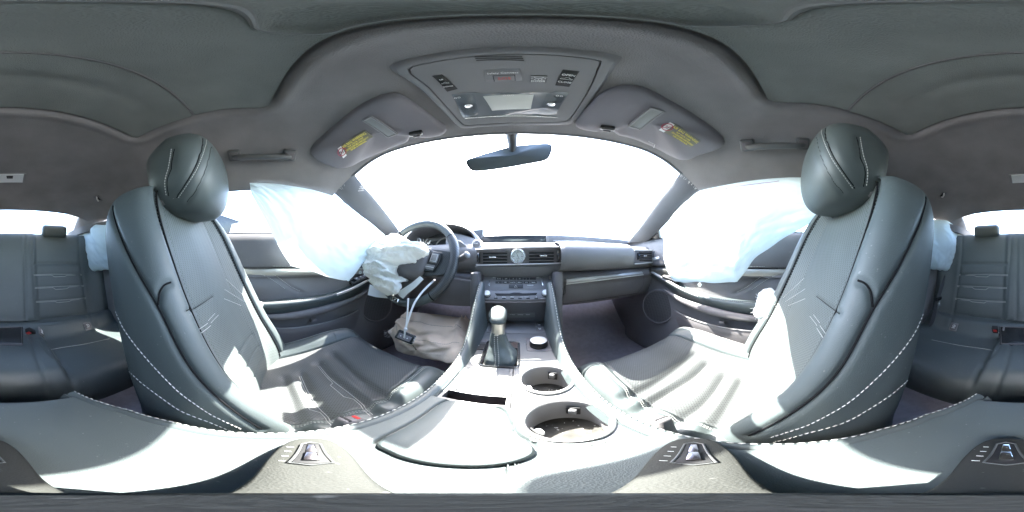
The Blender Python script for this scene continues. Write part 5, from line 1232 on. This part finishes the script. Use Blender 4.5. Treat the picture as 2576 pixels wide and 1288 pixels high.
# ---------------------------------------------------------------- doors (built for the passenger side, mirrored for the driver side)
DPROF = [(.10, .705), (.098, .685), (.094, .672), (.085, .664), (.06, .655), (.0, .648), (-.045, .652), (-.052, .668), (-.058, .672), (-.062, .658), (-.078, .650), (-.088, .651), (-.092, .664), (-.14, .660), (-.2, .655), (-.3, .652), (-.42, .64), (-.55, .63), (-.60, .65)]
def build_door(label, side):
    d = thing('door_card', label, 'car door', (.67, .1, -.6), 'front doors')
    prof = spline([(a, b, 0) for a, b in DPROF], 130); m = M(); rows = []
    for j in range(110):
        y = -.46 + 1.30 * j / 109; row = []
        for p in prof:
            z, x = p.x, p.y
            zz = z + (-.012 * sstep(.45, .8, y)) * (z > -.1)
            x += .012 * math.sin(max(0, (y - .3)) * 2.0) * (z < -.06) - .0 
            w_ = math.exp(-((y + .12) / .16) ** 2) * math.exp(-((z + .125) / .045) ** 2); x -= .022 * w_      # padded leather wave
            row.append((x, y, zz))
        rows.append(row)
    m.grid(rows); db = m.bvh()
    w1 = follow(db, [(1995, 676), (1954, 680), (1916, 698), (1879, 724), (1852, 738)], 40); w2 = follow(db, [(1990, 688), (1960, 692), (1925, 708), (1890, 732)], 40)
    m.groove([w1], .006, .005); db = m.bvh()
    dp = obj('door_panel', m, DOORL, d, sharp=60)
    mm = M(); sgn = [Vector((-.0012, 0, 0))] * 40
    for L in (w1, w2): stitches([p + Vector((-.0012, 0, .004)) for p in L], .007, .005, .0010, mm)
    for v in (671, 678): stitches(follow(db, [(1878, v), (1900, v - .5), (1925, v - 1)], 20, .001), .006, .0042, .0009, mm)
    obj('thread', mm, STITCH, dp, kind='stuff')
    # satin strip
    a = [Vector((.647, y, z)) for y, z in ((-.46, -.053), (-.1, -.053), (.2, -.055), (.45, -.062), (.62, -.076), (.72, -.09))]; a = spline(a, 50); m = M()
    m.grid([[p + Vector((.012, 0, .001)), p + Vector((-.001, 0, 0)), p + Vector((-.003, 0, -.006)), p + Vector((-.003, 0, -.020)), p + Vector((-.001, 0, -.027)), p + Vector((.014, 0, -.029))] for p in a]); obj('satin_strip', m, mk('satin_door_trim', (.42, .41, .38), .38, metal=1, var=.05), d, sharp=50)
    # armrest
    E = spline([(.672, .70, -.074), (.645, .60, -.088), (.625, .48, -.122), (.615, .37, -.156), (.600, .24, -.175), (.588, .08, -.183), (.582, -.10, -.187), (.585, -.40, -.188)], 80); m = M(); rows = []
    for p in E:
        g = sstep(.70, .45, p.y); rows.append([Vector((.672, p.y, p.z + .012)), Vector((.655, p.y, p.z + .004 - .006 * g)), Vector((p.x + .012, p.y, p.z + .002)), p + Vector((.002, 0, .0035)), p + Vector((-.003, 0, -.004)), p + Vector((-.001, 0, -.016)), p + Vector((.010, 0, -.030)), p + Vector((.022, 0, -.044 * g - .005)), p + Vector((.045, 0, -.062 * g - .005)), Vector((.685, p.y, p.z - .08 * g - .01))])
    m.grid([[q for q in crom(r, 4)] for r in [[tuple(q) for q in r] for r in rows]]); ar = obj('armrest', m, LEATHER2, d, sharp=70)
    mm = M(); stitches([p + Vector((.004, 0, .0055)) for p in E[36:]], .0075, .005, .0011, mm); obj('thread', mm, STITCH, ar, kind='stuff')
    m = M(); m.grid([[p + Vector((-.0005, 0, .004)), p + Vector((-.0035, 0, .001)), p + Vector((-.004, 0, -.006)), p + Vector((-.001, 0, -.011))] for p in E[2:30]]); obj('armrest_trim', m, SATIN, ar)
    # pull cup under the armrest
    m = M(); m.tube(spline([(.645, .52, -.175), (.628, .40, -.21), (.612, .25, -.232), (.598, .10, -.243), (.592, -.05, -.24)], 30), [.004 + .009 * math.sin(math.pi * i / 29) for i in range(30)], 10, flat=1.4); obj('pull_ledge', m, PLASTIC, d)
    # switch panel
    X = Vector((0, -1, -.28)).normalized(); U_ = Vector((-.18, -.25, 1)).normalized(); c = Vector((.640, .47, -.112)); Sx = X.cross(U_).normalized(); rot = Matrix((X, U_.cross(X).normalized() if False else (U_.cross(X)).normalized(), U_)).transposed()
    m = M(); m.box(c + Vector((0, 0, .0)), (.15 if side < 0 else .09, .040, .016), rot, .004, 3); sp = obj('switch_panel', m, GLOSS, d)
    for k in range(4 if side < 0 else 2):
        m = M(); m.box(c + rot @ Vector((-.012 * (3 if side < 0 else 1) + .024 * k, .0, .0095)), (.019, .028, .006), rot, .002); b = obj('window_switch', m, PLASTIC, sp)
        m = M(); m.box(c + rot @ Vector((-.012 * (3 if side < 0 else 1) + .024 * k, .004, .0128)), (.008, .005, .0006), rot); obj('window_symbol', m, WHITE, b)
    if side < 0:
        m = M(); m.lathe(c + rot @ Vector((-.062, 0, .009)), U_, [(.011, 0), (.011, .004), (.009, .006), (.001, .006)], 20); obj('mirror_dial', m, PLASTIC, sp)
    # map pocket
    rm = spline([(.672, .50, -.262), (.640, .42, -.283), (.622, .32, -.295), (.612, .2, -.303), (.606, .08, -.303), (.606, .02, -.292), (.612, -.03, -.27), (.63, -.2, -.26), (.64, -.4, -.26)], 60); m = M(); rows = []
    for p in rm: rows.append([p + Vector((.03, 0, -.08)), p + Vector((.012, 0, -.02)), p + Vector((.004, 0, 0)), p, p + Vector((-.002, 0, -.004)), p + Vector((.002, 0, -.03)), p + Vector((.006, 0, -.09)), p + Vector((.02, 0, -.13)), p + Vector((.06, 0, -.15))])
    m.grid(rows); pk = obj('map_pocket', m, PLASTIC, d, sharp=60); m = M(); m.tube([p + Vector((-.0012, 0, .001)) for p in rm[4:52]], .0032, 8); obj('pocket_rim', m, GREYP, pk)
    m = M(); m.box(P(1817, 810, x=.625), (.02, .022, .012), bev=.003); obj('pocket_clip', m, PLASTIC, pk)
    # speaker
    c = P(1656, 771, x=.648); n_ = Vector((-1, -.25, .1)).normalized(); m = M(); m.lathe(c, n_, [(.096, -.01), (.096, .004), (.091, .010), (.086, .008)], 48, cap=False); s_ = obj('speaker_ring', m, PLASTIC, d)
    m = M(); m.lathe(c, n_, [(.088, .003), (.086, .008), (.05, .0105), (.001, .011)], 48); obj('speaker_grille', m, mk('speaker_mesh', (.05, .048, .05), .6, perf='xz', bump=(300, .6)), s_)
    # inner handle, mirror sail, glass
    m = M(); m.box((.662, .58, -.02), (.012, .10, .045), Matrix.Rotation(R(-8), 3, 'X'), .006, 3); hb_ = obj('handle_bowl', m, GREYP, d); m = M(); m.box((.650, .59, -.015), (.010, .07, .016), Matrix.Rotation(R(-8), 3, 'X'), .004, 3); obj('door_handle', m, SATIN, hb_)
    m = M(); m.prism([(.69, .66, .088), (.675, .575, .092), (.655, .575, .155), (.665, .64, .12)], (.02, 0, 0), .002); obj('mirror_sail', m, GLOSS, d)
    m = M(); rows = []
    for j in range(31):
        y = .70 - 1.14 * j / 30; zt = interp(y, [(-.46, .292), (-.1, .296), (.1, .285), (.275, .262), (.40, .215), (.55, .145), (.67, .09), (.70, .088)]); rows.append([Vector((.690 - .40 * (z - .085) ** 1.0, y, z)) for z in np.linspace(.085, max(.089, zt), 9)])
    m.grid(rows); obj('window_glass', m, GLASS, d)
    m = M(); m.tube([(.682, y, .0985 - .010 * sstep(.45, .8, y)) for y in np.linspace(-.46, .70, 30)], .0045, 6); obj('window_seal', m, DARK, d)
    return db
build_door('passenger door with sunlit silver armrest edge and a plain two switch panel', 1)
XF[0] = lambda v: Vector((2 * CXO - v[0], v[1], v[2]))
build_door('driver door in shade with a row of window switches and stitched armrest', -1)
XF[0] = None

# ---------------------------------------------------------------- curtain airbags
def curtain(name, label, top, bot, xt, xb, seam, bulge, seed, N_=90, K=44, group='side curtain airbags'):
    sg = 1 if xt > 0 else -1
    a = spline([P(u, v, x=xt) for u, v in top], N_); b = spline([P(u, v, x=xb) for u, v in bot], N_); rows = []
    for k in range(K + 1):
        t = k / K; row = []
        for i, (p, q) in enumerate(zip(a, b)):
            s = i / (N_ - 1); c = p.lerp(q, t)
            f = bulge * (math.sin(math.pi * t) * math.sin(math.pi * s)) ** .5 * .5
            wr = .013 * noise.noise((s * 5 + seed, t * 3 - s * 4, seed)) + .010 * abs(noise.noise((s * 9 - t * 6, t * 4 + seed, 2.0))) + .003 * noise.noise((s * 26, t * 18, seed))
            edge = .002 * math.sin(s * 40 + seed) * (t > .97)
            row.append(c + Vector((-sg * (f + wr * min(1, 6 * min(t + .05, 1.03 - t))), 0, edge)))
        rows.append(row)
    t_ = thing('curtain_airbag', label, 'airbag', tuple(a[N_ // 2]), group); m = M(); m.grid(rows); o = obj('bag_cloth', m, BAG, t_, sharp=None); return t_, rows, m.bvh()
t_, rows, cb_ = curtain('curtain_airbag', 'pale curtain airbag with a purple thread line over the passenger window',
    [(1673, 585), (1684, 555), (1705, 528), (1735, 500), (1760, 481), (1810, 468), (1860, 459), (1960, 448), (2090, 446)],
    [(1674, 640), (1676, 668), (1690, 702), (1712, 709), (1755, 710), (1800, 711), (1840, 711), (1853, 710), (1858, 704), (1878, 678), (1900, 650), (1940, 620), (1985, 592), (2090, 535)], .545, .560, None, .05, 2.3)
m = M(); m.tube(follow(cb_, [(1740, 505), (1790, 486), (1817, 478), (1835, 473), (1880, 466), (1960, 456)], 40, .0015), .0009, 5); obj('seam_thread', m, mk('purple_thread', (.30, .12, .34), .7), t_)
def tabs(px, x, par):
    for u, v in px:
        c = P(u, v, x=x); q = M(); q.lathe(c, (1, 0, 0), [(.003, -.0008), (.007, -.0008), (.007, .0008), (.003, .0008)], 20, cap=False); obj('fixing_tab', q, BAG, par)
tabs([(1718, 704), (1760, 716)], .556, t_)
t_, rows, cb_ = curtain('curtain_airbag', 'pale curtain airbag with a straight torn lower edge over the driver window',
    [(628, 460), (660, 460), (720, 466), (790, 478), (850, 500), (905, 540), (945, 572), (968, 592)],
    [(632, 490), (655, 530), (678, 575), (692, 600), (712, 640), (730, 664), (735, 668), (800, 687), (868, 706), (900, 680), (930, 640), (962, 600)], -.565, -.580, None, .05, 7.9)
tabs([(876, 703), (906, 685)], -.572, t_)
for sg, lab, top, bot in ((-1, 'crumpled pale rear curtain airbag beside the driver seat back', [(192, 566), (204, 562), (216, 560), (240, 565), (300, 566)], [(207, 686), (230, 683), (255, 680), (275, 678), (310, 676)]),
                          (1, 'crumpled pale rear curtain airbag beside the passenger seat back', [(2320, 556), (2360, 553), (2390, 555), (2412, 558), (2430, 566)], [(2310, 676), (2340, 677), (2365, 680), (2385, 682), (2404, 686)])):
    tb_, rows, cb2_ = curtain('curtain_airbag', lab, top, bot, sg * .545 + CXO, sg * .555 + CXO, None, .06, 4.4 if sg > 0 else 1.2, 40, 40)
    o = [o for o in tb_.children][0]
# side airbag remnants on the outer seat bolsters
for (u, v), x, s, lab in (((1936, 775), .585, 1.3, 'bright torn side airbag bulging from the passenger seat bolster'), ((652, 767), -.600, .30, 'small torn white side airbag scrap behind the driver seat bolster')):
    c = P(u, v, x=x); rows = []
    for i in range(25):
        ph = math.pi * i / 24; row = []
        for j in range(40):
            th = 2 * math.pi * j / 40; p = Vector((.030 * math.sin(ph) * math.cos(th), .042 * math.sin(ph) * math.sin(th), .052 * math.cos(ph))) * s; row.append(c + p * (1 + .22 * noise.noise(p * 34 / s + Vector((u, 0, 0))) + .10 * noise.noise(p * 95 / s)))
        rows.append(row)
    t_ = thing('side_airbag', lab, 'airbag', tuple(c), 'torn seat side airbags'); m = M(); m.grid(rows, cv=True); obj('bag_cloth', m, BAGW, t_, sharp=None)
    mm = M()
    for k in range(40):
        a = Vector((random.uniform(-1, 1), random.uniform(-1, 1), random.uniform(-1, 1))).normalized(); p = c + Vector((a.x * .03, a.y * .045, a.z * .045)) * s; mm.tube([p, p + a * .010 * s + Vector((0, 0, random.uniform(-.004, .004)))], .0006, 4)
    obj('frayed_thread', mm, WHITE, t_, kind='stuff')

# ---------------------------------------------------------------- outside: neighbouring car, shrubs
pc = thing('parked_car', 'white car parked close outside the driver window', 'car', (-2.6, -.4, -.83))
PW = mk('white_car_paint', (.75, .76, .77), .25, coat=1, var=.02)
def lo_(pts, x0, x1, name, mat, par=pc, bev=.03): m = M(); m.prism([(x0, y, z) for y, z in pts], (x1 - x0, 0, 0), bev, 3); return obj(name, m, mat, par)
bd_ = lo_([(-2.6, -.35), (-2.55, .05), (-1.6, .12), (1.0, .14), (2.0, .02), (2.1, -.35), (2.0, -.55), (-2.5, -.55)], -1.75, -3.5, 'body', PW)
lo_([(-2.2, .10), (-1.6, .52), (-.2, .58), (.45, .50), (1.15, .13)], -1.88, -3.35, 'cabin', PW)
for q in ([(-.62, .16), (-.62, .40), (-.50, .50), (-.25, .40), (-.36, .38), (-.42, .16)],): lo_(q, -1.872, -1.90, 'window_frame', GLOSS, bev=.002)
lo_([(-.40, .17), (-.34, .38), (.2, .40), (.62, .17)], -1.876, -1.90, 'window', mk('bright_car_glass', (.5, .52, .54), .1, metal=0), bev=.002); lo_([(-1.7, .17), (-1.45, .44), (-.75, .46), (-.70, .17)], -1.876, -1.90, 'window', bpy.data.materials['bright_car_glass'], bev=.002)
for y in (-1.5, 1.35):
    m = M(); m.lathe((-1.74, y, -.5), (-1, 0, 0), [(.001, 0), (.2, 0), (.32, .01), (.33, .03), (.33, .2), (.001, .2)], 32); wh = obj('wheel', m, DARK, pc)
random.seed(11)
for k, (x, y, s) in enumerate(((3.4, -.75, 1.0), (3.9, -1.7, 1.15))):
    sb_ = thing('shrub', ('pale dry shrub outside the rear of the passenger window', 'taller dry shrub further behind outside the passenger side')[k], 'shrub', (x, y, -.83), 'shrubs beside the car')
    m = M()
    for b in range(9): a = random.random() * 6.28; m.tube([Vector((x, y, -.83)), Vector((x + .15 * math.cos(a), y + .15 * math.sin(a), -.2 * s)), Vector((x + .4 * s * math.cos(a), y + .4 * s * math.sin(a), .25 * s))], [.02, .012, .004], 5)
    obj('trunk', m, mk('dry_bark', (.2, .16, .12), .9), sb_)
    m = M()
    for b in range(1400):
        d = Vector((random.gauss(0, 1), random.gauss(0, 1), random.gauss(0, 1))).normalized() * random.random() ** .4; p = Vector((x, y, .05)) + Vector((d.x * .55 * s, d.y * .6 * s, d.z * .5 * s)); u = Vector((random.gauss(0, 1), random.gauss(0, 1), random.gauss(0, 1))).normalized(); w_ = u.orthogonal().normalized()
        m.add([p, p + u * .03 + w_ * .015, p + u * .06, p + u * .03 - w_ * .015], [(0, 1, 2, 3)])
    obj('crown', m, mk('dry_leaf', (.22, .22, .12), .7, var=.4, vscale=30), sb_, kind='stuff')
